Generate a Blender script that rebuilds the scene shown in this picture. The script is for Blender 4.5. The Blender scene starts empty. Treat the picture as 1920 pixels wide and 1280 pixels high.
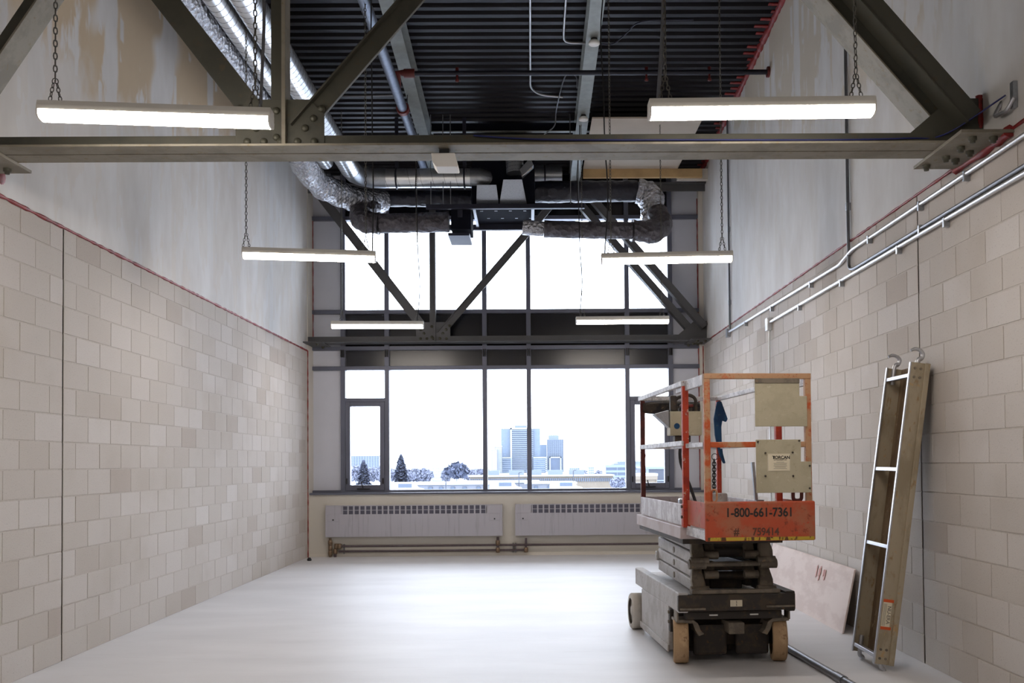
import bpy, bmesh, math, random
from mathutils import Vector, Matrix
random.seed(7)
S = bpy.context.scene
COL = S.collection

# ------------------------------------------------------------------ camera
F, PX, PY, PIT, YAW, ROL, EYE = 1796.4943, 1009.4743, 825.3891, .0239, .0086, -.0074, 1.4197
_fw = Vector((math.sin(YAW)*math.cos(PIT), math.cos(YAW)*math.cos(PIT), math.sin(PIT)))
_r = Vector((math.cos(YAW), -math.sin(YAW), 0)); _u = _r.cross(_fw)
RT = _r*math.cos(ROL) + _u*math.sin(ROL); UP = -_r*math.sin(ROL) + _u*math.cos(ROL)
cd = bpy.data.cameras.new('camera'); cam = bpy.data.objects.new('camera', cd); COL.objects.link(cam)
cd.sensor_width = 36; cd.lens = F/1920*36; cd.shift_x = -(PX-960)/1920; cd.shift_y = (PY-640)/1920
cd.clip_start = .05; cd.clip_end = 6000
cam.matrix_world = Matrix(((RT.x, UP.x, -_fw.x, 0), (RT.y, UP.y, -_fw.y, 0), (RT.z, UP.z, -_fw.z, EYE), (0, 0, 0, 1)))
S.camera = cam
O = Vector((0, 0, EYE))
def hit(x, y, n, d):            # photo pixel -> point on a plane n.p = d
    v = _fw + RT*((x-PX)/F) + UP*((PY-y)/F); n = Vector(n)
    return O + v*((d - n.dot(O))/n.dot(v))
def aY(x, y, Y): return hit(x, y, (0, 1, 0), Y)
def aX(x, y, X): return hit(x, y, (1, 0, 0), X)
def aZ(x, y, Z): return hit(x, y, (0, 0, 1), Z)

# ------------------------------------------------------------------ sky, exposure
SKY = 7.5
LAMP = 35.0
w = bpy.data.worlds.new('overcast_sky'); S.world = w; w.use_nodes = True
bg = w.node_tree.nodes['Background']; bg.inputs[0].default_value = (.80, .865, 1, 1); bg.inputs[1].default_value = SKY
S.view_settings.view_transform = 'Standard'; S.view_settings.look = 'None'
S.view_settings.gamma = 1; S.view_settings.use_curve_mapping = False
S.view_settings.exposure = 0.5

# ------------------------------------------------------------------ materials
def lin(c): return tuple((v/255/12.92 if v/255 <= .04045 else ((v/255+.055)/1.055)**2.4) for v in c)
class NT:
    def __init__(s, name):
        s.m = bpy.data.materials.new(name); s.m.use_nodes = True
        s.t = s.m.node_tree; s.b = s.t.nodes['Principled BSDF']; s.out = s.t.nodes['Material Output']
    def n(s, typ, **kw):
        nd = s.t.nodes.new('ShaderNode'+typ)
        for k, v in kw.items():
            if k.startswith('i_'): nd.inputs[int(k[2:])].default_value = v
            else: setattr(nd, k, v)
        return nd
    def l(s, a, b): s.t.links.new(a, b)
    def math(s, op, a, b=None, c=None):
        nd = s.n('Math', operation=op)
        for i, v in enumerate((a, b, c)):
            if v is None: continue
            if isinstance(v, (int, float)): nd.inputs[i].default_value = v
            else: s.l(v, nd.inputs[i])
        return nd.outputs[0]
    def pos(s, scale=(1, 1, 1), obj=False):
        src = s.n('TexCoord').outputs['Object'] if obj else s.n('NewGeometry').outputs['Position']
        mp = s.n('Mapping'); s.l(src, mp.inputs[0]); mp.inputs['Scale'].default_value = scale
        return mp.outputs[0]
    def noise(s, vec, scale, detail=3, rough=.55):
        nd = s.n('TexNoise'); s.l(vec, nd.inputs['Vector']); nd.inputs['Scale'].default_value = scale
        nd.inputs['Detail'].default_value = detail; nd.inputs['Roughness'].default_value = rough
        return nd.outputs['Fac']
    def ramp(s, fac, stops, interp='LINEAR'):
        nd = s.n('ValToRGB'); s.l(fac, nd.inputs[0]); cr = nd.color_ramp; cr.interpolation = interp
        while len(cr.elements) < len(stops): cr.elements.new(.5)
        for e, (p, c) in zip(cr.elements, stops):
            e.position = p; e.color = (*c, 1) if len(c) == 3 else c
        return nd.outputs[0]
    def step(s, fac, a, b):
        nd = s.n('MapRange', interpolation_type='SMOOTHSTEP'); s.l(fac, nd.inputs[0])
        nd.inputs[1].default_value = a; nd.inputs[2].default_value = b
        return nd.outputs[0]
    def mix(s, fac, a, b, blend='MIX'):
        nd = s.n('Mix', data_type='RGBA', blend_type=blend)
        for i, v in ((0, fac), (6, a), (7, b)):
            if isinstance(v, (int, float)): nd.inputs[i].default_value = v
            elif isinstance(v, tuple): nd.inputs[i].default_value = (*v, 1)
            else: s.l(v, nd.inputs[i])
        return nd.outputs[2]
    def col(s, c):
        if isinstance(c, tuple): s.b.inputs['Base Color'].default_value = (*c, 1)
        else: s.l(c, s.b.inputs['Base Color'])
    def bump(s, h, strength=.3, dist=.01):
        nd = s.n('Bump'); s.l(h, nd.inputs['Height']); nd.inputs['Strength'].default_value = strength; nd.inputs['Distance'].default_value = dist
        s.l(nd.outputs[0], s.b.inputs['Normal'])
    def set(s, rough=.6, metal=0, spec=None):
        s.b.inputs['Roughness'].default_value = rough; s.b.inputs['Metallic'].default_value = metal
        if spec is not None: s.b.inputs['Specular IOR Level'].default_value = spec
        return s.m
M = {}
def plain(name, rgb, rough=.6, metal=0, var=.12, scale=6, spec=None, bump=0):
    t = NT(name); c = lin(rgb)
    f = t.noise(t.pos(), scale, 4)
    lo = tuple(v*(1-var) for v in c); hi = tuple(min(1, v*(1+var)) for v in c)
    t.col(t.ramp(f, [(.3, lo), (.7, hi)]))
    if bump: t.bump(t.noise(t.pos(), scale*6, 3), bump)
    M[name] = t.set(rough, metal, spec); return M[name]

def worn(name, base, patch, p2=None, scale=9, a=.52, b=.6, rough=.6, metal=0, stretch=(1, 1, 1), grime=None):
    """paint with patches of another colour (overspray, bare metal, rust)"""
    t = NT(name); v = t.pos(stretch, obj=True)
    c = t.mix(t.step(t.noise(v, scale, 5, .65), a, b), lin(base), lin(patch))
    if p2: c = t.mix(t.step(t.noise(t.pos((1.3, 1.3, 1.3), obj=True), scale*2.3, 5, .7), .6, .68), c, lin(p2))
    if grime: c = t.mix(t.step(t.noise(v, scale*5, 4, .7), .56, .72), c, lin(grime))
    t.col(c); M[name] = t.set(rough, metal); return M[name]

def block_mat(name, island):
    t = NT(name)
    rnd = t.n('NewGeometry').outputs['Random Per Island'] if island else t.n('ObjectInfo').outputs['Random']
    p = t.pos()
    base = t.ramp(rnd, [(0, lin((182, 173, 165))), (.12, lin((192, 185, 178))), (.5, lin((197, 191, 185))), (.85, lin((200, 194, 189))), (1, lin((205, 200, 196)))])
    sp = t.step(t.noise(p, 95, 3, .7), .60, .70)
    c = t.mix(t.math('MULTIPLY', sp, .45), base, lin((120, 112, 102)))
    big = t.noise(p, 1.1, 3)
    c = t.mix(t.math('MULTIPLY', t.step(big, .5, .75), .25), c, lin((160, 148, 132)))
    t.col(c); t.bump(t.noise(p, 120, 3, .7), .35, .004)
    M[name] = t.set(.92, 0, .2)
block_mat('block', False); block_mat('block_joined', True)
plain('joint_filler', (122, 117, 110), .9)
plain('mortar', (190, 183, 176), .95, var=.08, scale=30, bump=.3)

def drywall(name, cover, phase, tan):
    t = NT(name); g = t.n('NewGeometry').outputs['Position']; sx = t.n('SeparateXYZ'); t.l(g, sx.inputs[0])
    y, z = sx.outputs[1], sx.outputs[2]
    wob = t.noise(t.pos((1, 2.2, 1.6)), 1.6, 4)
    # taped board joints every 1.2 m, filler feathered at the edges
    fr = t.math('FRACT', t.math('DIVIDE', t.math('ADD', y, -phase), 1.22))
    d = t.math('ABSOLUTE', t.math('ADD', fr, -.5))
    d = t.math('ADD', d, t.math('MULTIPLY', t.math('ADD', wob, -.5), .12))
    band = t.step(d, .395, .43)
    band2 = t.math('MULTIPLY', t.step(t.math('ABSOLUTE', t.math('ADD', t.math('FRACT', t.math('DIVIDE', t.math('ADD', y, -phase-.2), .405)), -.5)), .36, .46), t.step(t.noise(t.pos((1, .9, 1.3)), 1.5, 3), .52, .56))
    zz = t.math('MULTIPLY', t.math('ADD', z, -4.3), -.10)      # more filler on the lower boards
    patch = t.step(t.math('ADD', t.noise(t.pos((1, 2.0, .75)), 1.5, 4, .6), zz), cover-.02, cover+.06)
    wide = t.step(t.noise(t.pos((1, 1, .6)), .8, 2), .56, .6)
    m = t.math('MAXIMUM', t.math('MAXIMUM', band, band2), t.math('MAXIMUM', patch, wide))
    far = t.math('MULTIPLY', t.math('MAXIMUM', t.math('ADD', y, -8.5), 0), -.32)
    low = t.step(t.math('ADD', t.math('ADD', z, far), t.math('MULTIPLY', t.math('ADD', wob, -.5), .9)), 4.7, 4.25)   # second coat of filler on the lower boards
    m = t.math('MAXIMUM', m, t.math('MULTIPLY', low, .86))
    paper = t.mix(t.noise(t.pos(), 3, 3), lin(tan), tuple(v*.9 for v in lin(tan)))
    mud = t.ramp(t.noise(t.pos((1, 1.6, .7)), 2.2, 3), [(.3, lin((216, 213, 210))), (.7, lin((230, 229, 228)))])
    t.col(t.mix(m, paper, mud)); t.bump(t.noise(t.pos((1, 1, .5)), 7, 3), .08, .01)
    M[name] = t.set(.9, 0, .2)
drywall('drywall_bare', .53, 7.85, (214, 195, 167)); drywall('drywall_filled', .45, 7.2, (216, 207, 193))
plain('drywall_clean', (212, 206, 196), .9, var=.04, scale=2)

t = NT('floor_concrete')
p = t.pos(); n1 = t.noise(t.pos((.5, 1.4, 1)), 1.3, 5); n2 = t.noise(t.pos((.7, 6, 1)), 3, 4, .65)
c = t.ramp(n1, [(.3, lin((205, 205, 208))), (.7, lin((219, 219, 222)))])
c = t.mix(t.math('MULTIPLY', t.step(n2, .58, .75), .35), c, lin((190, 188, 187)))
c = t.mix(t.math('MULTIPLY', t.step(t.noise(p, 40, 3), .68, .78), .3), c, lin((180, 178, 175)))
t.col(c); t.bump(t.noise(p, 18, 3), .03, .01); M['floor'] = t.set(.5, 0, .35)

t = NT('steel_deck')
c = t.ramp(t.noise(t.pos((.4, 1, 1)), 3, 4), [(.3, lin((12, 13, 24))), (.7, lin((22, 21, 31)))])
t.col(c); M['deck'] = t.set(.55, .2)
worn('truss_steel', (70, 69, 60), (60, 60, 53), None, 3, .45, .62, .6, .1, grime=(74, 66, 52))
worn('truss_flange_lit', (132, 126, 113), (118, 112, 99), None, 4, .45, .6, .6, .1, grime=(120, 106, 78))  # lighter copy of the truss steel, lit undersides put into the colour
plain('truss_far', (80, 80, 82), .6, .1, .1, 3)
plain('rivet', (74, 73, 62), .5, .3, .1)
worn('red_sealant', (134, 32, 30), (106, 24, 26), None, 20, .5, .6, .55)
t = NT('galvanised'); vo = t.n('TexVoronoi'); t.l(t.pos(), vo.inputs['Vector']); vo.inputs['Scale'].default_value = 60
t.col(t.ramp(vo.outputs['Distance'], [(0, lin((176, 180, 186))), (1, lin((160, 165, 172)))])); M['galv'] = t.set(.38, .85)
plain('galv_beam', (138, 142, 140), .6, .35, .14, 9)
t = NT('spiral_duct'); t.col(t.ramp(t.noise(t.pos(), 4, 3), [(.3, lin((205, 208, 212))), (.7, lin((232, 234, 236)))])); M['duct'] = t.set(.3, .9)
def foil(name, c0, c1, rough, metal, st, sc=14):
    t = NT(name); p = t.pos(); vo = t.n('TexVoronoi', feature='F1'); t.l(p, vo.inputs['Vector']); vo.inputs['Scale'].default_value = sc
    n = t.noise(p, sc*.8, 5, .7)
    t.col(t.ramp(n, [(.3, lin(c0)), (.7, lin(c1))])); t.bump(t.math('ADD', vo.outputs['Distance'], n), st, .03); M[name] = t.set(rough, metal)
foil('foil', (170, 172, 180), (232, 233, 238), .25, .9, 1.0, 24)
foil('grey_wrap', (74, 73, 80), (112, 108, 114), .34, .6, 1.0, 16)
foil('black_wrap', (20, 22, 34), (34, 36, 50), .35, .1, .6, 10)
plain('unit_black', (20, 22, 32), .9, 0, .1, spec=.1)
plain('strut', (46, 48, 62), .5, .4)
plain('sprinkler_main', (112, 122, 140), .45, .5, .2, 16)
plain('black_pipe', (30, 32, 44), .5, .3)
plain('red_coupling', (100, 34, 32), .5)
plain('conduit', (205, 206, 208), .35, .7, .05)
plain('conduit_dull', (120, 122, 128), .4, .7, .05)
plain('white_plastic', (228, 226, 222), .5, 0, .03)
plain('lamp_housing', (224, 221, 214), .5, 0, .02)
plain('chain_steel', (110, 108, 102), .4, .8)
plain('black_cord', (24, 24, 28), .6)
plain('blue_cable', (36, 42, 100), .5)
plain('frame_grey', (98, 101, 116), .45, .25, .05, 2)
plain('panel_grey', (204, 206, 216), .5, .2, .05, 1.2)
plain('spandrel', (14, 16, 26), .25, 0, .1, 2)
plain('knee_wall', (204, 199, 189), .85, 0, .04, 1.5)
t = NT('radiator_paint')
c = t.mix(t.math('MULTIPLY', t.step(t.noise(t.pos((14, 1, .8)), 2, 4, .65), .52, .7), .5), lin((178, 176, 184)), lin((148, 145, 152)))
t.col(c); M['radiator'] = t.set(.5, .1)
plain('grille_dark', (86, 86, 100), .6, .2)
plain('copper_pipe', (92, 80, 84), .45, .4, .2, 20)
plain('brass', (128, 108, 88), .45, .5, .2, 30)
plain('black_part', (22, 22, 26), .5)
# glass: almost clear pane with a Fresnel reflection
t = NT('window_glass'); tr = t.n('BsdfTransparent'); gl = t.n('BsdfGlossy'); gl.inputs['Roughness'].default_value = .02
fz = t.n('Fresnel'); fz.inputs[0].default_value = 1.35; mx = t.n('MixShader')
t.l(fz.outputs[0], mx.inputs[0]); t.l(tr.outputs[0], mx.inputs[1]); t.l(gl.outputs[0], mx.inputs[2]); t.l(mx.outputs[0], t.out.inputs[0])
tr.inputs[0].default_value = (.97, .985, .99, 1); M['glass'] = t.m
t = NT('lamp_diffuser'); em = t.n('Emission'); em.inputs[0].default_value = (1, .905, .81, 1); em.inputs[1].default_value = LAMP
t.l(em.outputs[0], t.out.inputs[0]); M['diffuser'] = t.m
# lift
worn('lift_orange', (184, 82, 38), (182, 142, 108), (200, 92, 34), 7, .38, .52, .6, 0, (1, 1, 1), grime=(150, 66, 34))
worn('lift_panel_orange', (178, 76, 46), (166, 100, 72), (196, 58, 32), 4.5, .42, .62, .65, 0, grime=(128, 58, 38))
worn('lift_red', (176, 58, 32), (150, 44, 30), (196, 176, 160), 8, .5, .6, .6)
worn('lift_dark_red', (92, 34, 28), (72, 28, 26), None, 8, .5, .6, .6)
worn('rail_spattered', (176, 174, 178), (206, 204, 206), (120, 116, 122), 14, .45, .55, .55, .2, grime=(110, 90, 88))
worn('toe_spattered', (178, 172, 176), (208, 206, 208), (172, 150, 150), 8, .48, .56, .55, .1, (1, 1, .7), grime=(120, 110, 112))
worn('deck_mauve', (190, 180, 182), (178, 164, 164), None, 5, .45, .6, .6)
worn('lift_grey', (182, 180, 180), (168, 164, 162), (150, 146, 142), 5, .45, .6, .65, 0, grime=(140, 136, 132))
worn('lift_black', (58, 53, 50), (76, 66, 56), (92, 70, 50), 8, .48, .62, .65, .2)
worn('lift_arm', (130, 120, 107), (104, 96, 86), (140, 118, 92), 8, .45, .6, .6, .2)
worn('wheel_tan', (176, 146, 112), (192, 162, 126), (150, 120, 90), 6, .45, .6, .8, grime=(140, 112, 84))
worn('wheel_pale', (188, 182, 174), (174, 168, 160), None, 6, .45, .6, .8)
worn('control_beige', (182, 174, 150), (174, 166, 142), (190, 184, 162), 6, .45, .6, .6, grime=(166, 156, 130))
worn('hazard_strip', (92, 62, 36), (190, 160, 52), (70, 46, 30), 9, .46, .5, .7, 0, (1, 1, .3))
plain('cream_label', (226, 216, 192), .6, 0, .03)
plain('ink', (40, 38, 38), .7)
plain('ink_faded', (92, 58, 46), .7)
plain('ink_soft', (120, 114, 102), .7)
plain('orange_ink', (206, 84, 34), .6)
worn('rag_blue', (38, 74, 112), (24, 52, 86), (84, 92, 84), 9, .45, .6, .95, 0, (1, 1, .35))
worn('foam_wrap', (60, 52, 46), (34, 32, 34), (120, 104, 82), 12, .45, .55, .9)
worn('aluminium_dirty', (176, 164, 142), (158, 146, 124), (186, 158, 118), 5, .45, .6, .5, .35, (1, 1, .4), grime=(150, 124, 88))
plain('aluminium', (190, 191, 196), .42, .8, .06, 14)
worn('plank_deck', (128, 108, 84), (104, 84, 62), (150, 132, 108), 5, .42, .6, .8, 0, (3, 3, .5))
worn('plywood', (216, 202, 196), (206, 190, 184), None, 2, .45, .6, .8, 0, (1, 1, 3))
plain('red_stain', (204, 160, 154), .8, 0, .2, 30)
plain('soffit_board', (190, 178, 164), .9, 0, .06, 2)
plain('lumber', (196, 164, 116), .8, 0, .1, 5)
# outside
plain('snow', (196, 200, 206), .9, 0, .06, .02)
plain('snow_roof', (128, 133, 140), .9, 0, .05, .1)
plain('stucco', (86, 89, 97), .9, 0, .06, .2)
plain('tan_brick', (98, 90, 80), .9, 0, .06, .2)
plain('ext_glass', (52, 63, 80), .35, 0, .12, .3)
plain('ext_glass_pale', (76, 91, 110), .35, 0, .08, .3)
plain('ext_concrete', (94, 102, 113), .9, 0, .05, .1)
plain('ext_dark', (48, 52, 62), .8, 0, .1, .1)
plain('conifer_hazed', (58, 64, 82), .9, 0, .25, .6)  # needles lightened and blued, distance haze put into the colour
plain('bare_wood_hazed', (98, 102, 118), .9, 0, .2, .3)  # bark and twigs paled bluish, air haze is part of this colour
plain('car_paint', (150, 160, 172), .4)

# ------------------------------------------------------------------ mesh builder
class MB:
    def __init__(s): s.v = []; s.f = []; s.sm = []
    def add(s, vs, fs, smooth=False):
        o = len(s.v); s.v += [tuple(v) for v in vs]; s.f += [tuple(i+o for i in f) for f in fs]; s.sm += [smooth]*len(fs); return s
    def box(s, x0, x1, y0, y1, z0, z1):
        return s.hexa([(x0, y0, z0), (x1, y0, z0), (x1, y1, z0), (x0, y1, z0), (x0, y0, z1), (x1, y0, z1), (x1, y1, z1), (x0, y1, z1)])
    def hexa(s, vs):
        return s.add(vs, [(0, 3, 2, 1), (4, 5, 6, 7), (0, 1, 5, 4), (1, 2, 6, 5), (2, 3, 7, 6), (3, 0, 4, 7)])
    def bar(s, a, b, w, h, up=(0, 0, 1), off=(0, 0)):
        """box from a to b; w across, h along up"""
        a = Vector(a); b = Vector(b); d = (b-a).normalized(); up = Vector(up)
        sd = d.cross(up).normalized(); upn = sd.cross(d).normalized()
        q = []
        for p in (a, b):
            for i, j in ((-1, -1), (1, -1), (1, 1), (-1, 1)):
                q.append(p + sd*(i*w/2+off[0]) + upn*(j*h/2+off[1]))
        return s.add(q, [(0, 1, 2, 3), (7, 6, 5, 4), (0, 4, 5, 1), (1, 5, 6, 2), (2, 6, 7, 3), (3, 7, 4, 0)])
    def tube(s, pts, r, seg=12, cap=True, smooth=True, closed=False):
        pts = [Vector(p) for p in pts]; n = len(pts); rr = r if isinstance(r, (list, tuple)) else [r]*n
        ref = None; rings = []
        for i, p in enumerate(pts):
            if closed: d = (pts[(i+1) % n]-pts[i-1])
            else: d = pts[min(i+1, n-1)]-pts[max(i-1, 0)]
            d.normalize()
            if ref is None:
                ref = Vector((0, 0, 1)) if abs(d.z) < .9 else Vector((1, 0, 0))
            ref = (ref - d*ref.dot(d)).normalized(); sd = d.cross(ref)
            rings.append([p + (ref*math.cos(k*2*math.pi/seg) + sd*math.sin(k*2*math.pi/seg))*rr[i] for k in range(seg)])
        vs = [v for q in rings for v in q]; fs = []
        for i in range(n if closed else n-1):
            j = (i+1) % n
            for k in range(seg):
                k2 = (k+1) % seg; fs.append((i*seg+k, i*seg+k2, j*seg+k2, j*seg+k))
        s.add(vs, fs, smooth)
        if cap and not closed:
            o = len(s.v); s.add(rings[0]+rings[-1], [tuple(range(seg)), tuple(range(2*seg-1, seg-1, -1))])
        return s
    def cyl(s, a, b, r, seg=16): return s.tube([a, b], r, seg)
    def lathe(s, c, axis, prof, seg=24):
        """prof: (radius, distance along axis)"""
        c = Vector(c); d = Vector(axis).normalized(); ref = Vector((0, 0, 1)) if abs(d.z) < .9 else Vector((1, 0, 0))
        ref = (ref-d*ref.dot(d)).normalized(); sd = d.cross(ref); vs = []; fs = []
        for r, h in prof:
            for k in range(seg):
                a = 2*math.pi*k/seg; vs.append(c+d*h+(ref*math.cos(a)+sd*math.sin(a))*r)
        for i in range(len(prof)-1):
            for k in range(seg):
                k2 = (k+1) % seg; fs.append((i*seg+k, i*seg+k2, (i+1)*seg+k2, (i+1)*seg+k))
        s.add(vs, fs, True); return s
    def prism(s, poly, axis, h):
        """poly: list of 3-D points of a planar outline, extruded by vector axis*h"""
        n = len(poly); ax = Vector(axis)*h; vs = [Vector(p) for p in poly]+[Vector(p)+ax for p in poly]
        fs = [tuple(range(n-1, -1, -1)), tuple(range(n, 2*n))]+[(i, (i+1) % n, n+(i+1) % n, n+i) for i in range(n)]
        return s.add(vs, fs)
    def mesh(s, name, mat):
        me = bpy.data.meshes.new(name); me.from_pydata(s.v, [], s.f); me.polygons.foreach_set('use_smooth', s.sm)
        me.materials.append(M[mat]); me.update(); return me
    def build(s, name, mat, parent=None, bevel=0, fix=True):
        me = s.mesh(name, mat)
        if fix:
            bm = bmesh.new(); bm.from_mesh(me); bmesh.ops.recalc_face_normals(bm, faces=bm.faces); bm.to_mesh(me); bm.free()
        return link(name, me, parent, bevel)
def link(name, me, parent=None, bevel=0):
    o = bpy.data.objects.new(name, me); COL.objects.link(o)
    if parent: o.parent = parent
    if bevel:
        b = o.modifiers.new('bevel', 'BEVEL'); b.width = bevel; b.segments = 2; b.limit_method = 'ANGLE'; b.angle_limit = .7
    return o
def tag(o, label, cat, group=None, kind=None):
    o['label'] = label; o['category'] = cat
    if group: o['group'] = group
    if kind: o['kind'] = kind
    return o
def thing(name, label, cat, loc=(0, 0, 0), group=None, rz=0, kind=None):
    o = bpy.data.objects.new(name, None); COL.objects.link(o); o.location = loc; o.rotation_euler.z = rz; o.empty_display_size = .1
    return tag(o, label, cat, group, kind)
def smooth_path(pts, n=6):
    """Catmull-Rom through points"""
    P = [Vector(p) for p in pts]; P = [P[0]*2-P[1]]+P+[P[-1]*2-P[-2]]; out = []
    for i in range(1, len(P)-2):
        for k in range(n):
            t = k/n; a, b, c, d = P[i-1:i+3]
            out.append(.5*((2*b)+(c-a)*t+(2*a-5*b+4*c-d)*t*t+(3*b-a-3*c+d)*t**3))
    out.append(P[-2]); return out
def round_path(pts, r, n=6):
    """polyline with filleted corners"""
    P = [Vector(p) for p in pts]; out = [P[0]]
    for i in range(1, len(P)-1):
        a = (P[i-1]-P[i]); b = (P[i+1]-P[i]); rr = min(r, a.length*.49, b.length*.49)
        p0 = P[i]+a.normalized()*rr; p2 = P[i]+b.normalized()*rr
        for k in range(n+1):
            t = k/n; out.append(p0*(1-t)**2+P[i]*2*t*(1-t)+p2*t*t)
    out.append(P[-1]); return out
def text(body, size, mat, parent, mtx, name='lettering', ext=.0008, bold=0, sx=1):
    cu = bpy.data.curves.new('t', 'FONT'); cu.body = body; cu.size = size; cu.align_x = 'CENTER'; cu.align_y = 'CENTER'; cu.extrude = ext; cu.offset = bold
    o = bpy.data.objects.new('t', cu); COL.objects.link(o)
    dg = bpy.context.evaluated_depsgraph_get(); me = bpy.data.meshes.new_from_object(o.evaluated_get(dg))
    bpy.data.objects.remove(o); bpy.data.curves.remove(cu)
    me.name = name; me.materials.clear(); me.materials.append(M[mat]); me.transform(mtx @ Matrix.Diagonal((sx, 1, 1, 1)))
    return link(name, me, parent)

# ------------------------------------------------------------------ room shell
WL, WR = -3.4321, 2.749
YB, YE, YE2, YW = -4.0, 14.76, 15.0, 15.1     # back wall, block ends left / right, window plane
HL, HR = 3.182, 3.296                          # tops of the block work
def deck_z(y): return 6.35-(y-10.1)*.069
tag(MB().box(WL-.3, WR+.3, YB-.2, 15.4, -.25, 0).build('floor', 'floor'), 'pale dusty polished concrete floor of the empty room', 'floor', kind='structure')
# ceiling: ribbed steel roof deck, ribs run across the room
mb = MB(); y = YB-.2; prof = []
while y < 15.5:
    for dy, dz in ((0, 0), (.05, 0), (.062, .038), (.125, .038), (.137, 0)): prof.append((y+dy, deck_z(y+dy)+dz))
    y += .152
x0, x1 = WL-.25, WR+.25
vs = []; fs = []
for (a, z) in prof: vs += [(x0, a, z), (x1, a, z)]
for i in range(len(prof)-1): fs.append((2*i, 2*i+1, 2*i+3, 2*i+2))
mb.add(vs, fs)
ceil = tag(mb.build('ceiling', 'deck', fix=False), 'dark ribbed steel roof deck overhead', 'ceiling', kind='structure')
mb = MB(); a, b = YB-.2, 15.5
mb.hexa([(x0, a, deck_z(a)+.05), (x1, a, deck_z(a)+.05), (x1, b, deck_z(b)+.05), (x0, b, deck_z(b)+.05), (x0, a, deck_z(a)+.2), (x1, a, deck_z(a)+.2), (x1, b, deck_z(b)+.2), (x0, b, deck_z(b)+.2)])
mb.build('roof_slab', 'deck', ceil)

def block_wall(side, X, sgn, yj, y_end, top, label):
    """X face of the wall, sgn +1 room lies towards +x. Blocks 390x190 on a recessed mortar bed."""
    wall = tag(MB().box(*(sorted((X-sgn*.003, X-sgn*.25))), YB, y_end, 0, top).build('wall_'+side, 'mortar'), label, 'wall', kind='structure')
    ch = .003; cells = []
    nrow = int(top/.2+1e-6); rows = [(.2*i, .2*(i+1)) for i in range(nrow)]
    if top-.2*nrow > .03: rows.append((.2*nrow, top))
    for ri, (z0, z1) in enumerate(rows):
        off = 0 if ri % 2 == 0 else .2
        for dr in (1, -1):
            e = yj+dr*.006; lim = y_end if dr > 0 else YB
            first = True
            while (lim-e)*dr > .02:
                n = yj+dr*.4 if (first and not off) else (yj+dr*.2 if first else e+dr*.4)
                first = False
                n2 = n if (lim-n)*dr > 0 else lim
                a, b = sorted((e, n2)); cells.append((a+.003, b-.003 if abs(n2-lim) > 1e-6 else b-.001, z0+(.003 if ri else 0), z1-.003)); e = n
    cache = {}
    def shape(wd, ht):
        k = (round(wd, 3), round(ht, 3))
        if k not in cache:
            m = MB(); s = sgn; h, v = wd/2, ht/2
            vs = [(0, -h+ch, -v+ch), (0, h-ch, -v+ch), (0, h-ch, v-ch), (0, -h+ch, v-ch), (-s*.012, -h, -v), (-s*.012, h, -v), (-s*.012, h, v), (-s*.012, -h, v)]
            fs = [(0, 1, 2, 3), (0, 4, 5, 1), (1, 5, 6, 2), (2, 6, 7, 3), (3, 7, 4, 0)]
            if s < 0: fs = [tuple(reversed(f)) for f in fs]
            m.add(vs, fs); cache[k] = (m, m.mesh('concrete_block', 'block'))
        return cache[k]
    inview = sorted([c for c in cells if c[1] > (6.0 if side == 'left' else 5.1)], key=lambda c: c[0])
    own = set(inview[:300]); rest = MB()
    for c in cells:
        m, me = shape(c[1]-c[0], c[3]-c[2]); ctr = Vector((X+sgn*random.uniform(-.0012, .0012), (c[0]+c[1])/2, (c[2]+c[3])/2))
        if c in own:
            o = link('concrete_block', me, wall); o.location = ctr
        else: rest.add([Vector(v)+ctr for v in m.v], m.f)
    r = rest.build('concrete_block_field', 'block_joined', wall, fix=False); r['kind'] = 'stuff'
    MB().box(*sorted((X-sgn*.006, X-sgn*.003)), yj-.008, yj+.008, 0, top).build('control_joint', 'joint_filler', wall)
    return wall
block_wall('left', WL, 1, 7.063, YE, HL, 'long left wall of pale grey concrete blocks below bare drywall')
block_wall('right', WR, -1, 6.715, YE2, HR, 'right wall of grey concrete blocks behind the lift and plank')
def zt(y): return deck_z(y)+.04
def upper(side, X, sgn, z0, y1, mat, label):
    xs = sorted((X, X-sgn*.25)); mb = MB()
    mb.hexa([(xs[0], YB, z0), (xs[1], YB, z0), (xs[1], y1, z0), (xs[0], y1, z0), (xs[0], YB, zt(YB)), (xs[1], YB, zt(YB)), (xs[1], y1, zt(y1)), (xs[0], y1, zt(y1))])
    return tag(mb.build('wall_%s_upper' % side, mat), label, 'wall', kind='structure')
upper('left', WL+.004, 1, HL, 15.3, 'drywall_bare', 'tan drywall with white filler stripes above left block wall')
upper('right', WR-.004, -1, HR, 15.3, 'drywall_filled', 'drywall smeared with white filler above right block wall')
# returns between block work and window wall
tag(MB().box(WL-.25, WL+.015, YE, 15.3, 0, 6.0).build('wall_left_return', 'drywall_clean'), 'narrow cream drywall return at far end of left wall', 'wall', kind='structure')
tag(MB().box(WR-.07, WR+.25, YE2, 15.3, 0, 6.0).build('wall_right_return', 'drywall_clean'), 'narrow cream drywall return at far end of right wall', 'wall', kind='structure')
tag(MB().box(WL-.25, WR+.25, YB-.25, YB, 0, deck_z(YB)+.1).build('wall_back', 'drywall_clean'), 'plain drywall closing the room behind the viewpoint', 'wall', kind='structure')
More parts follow.
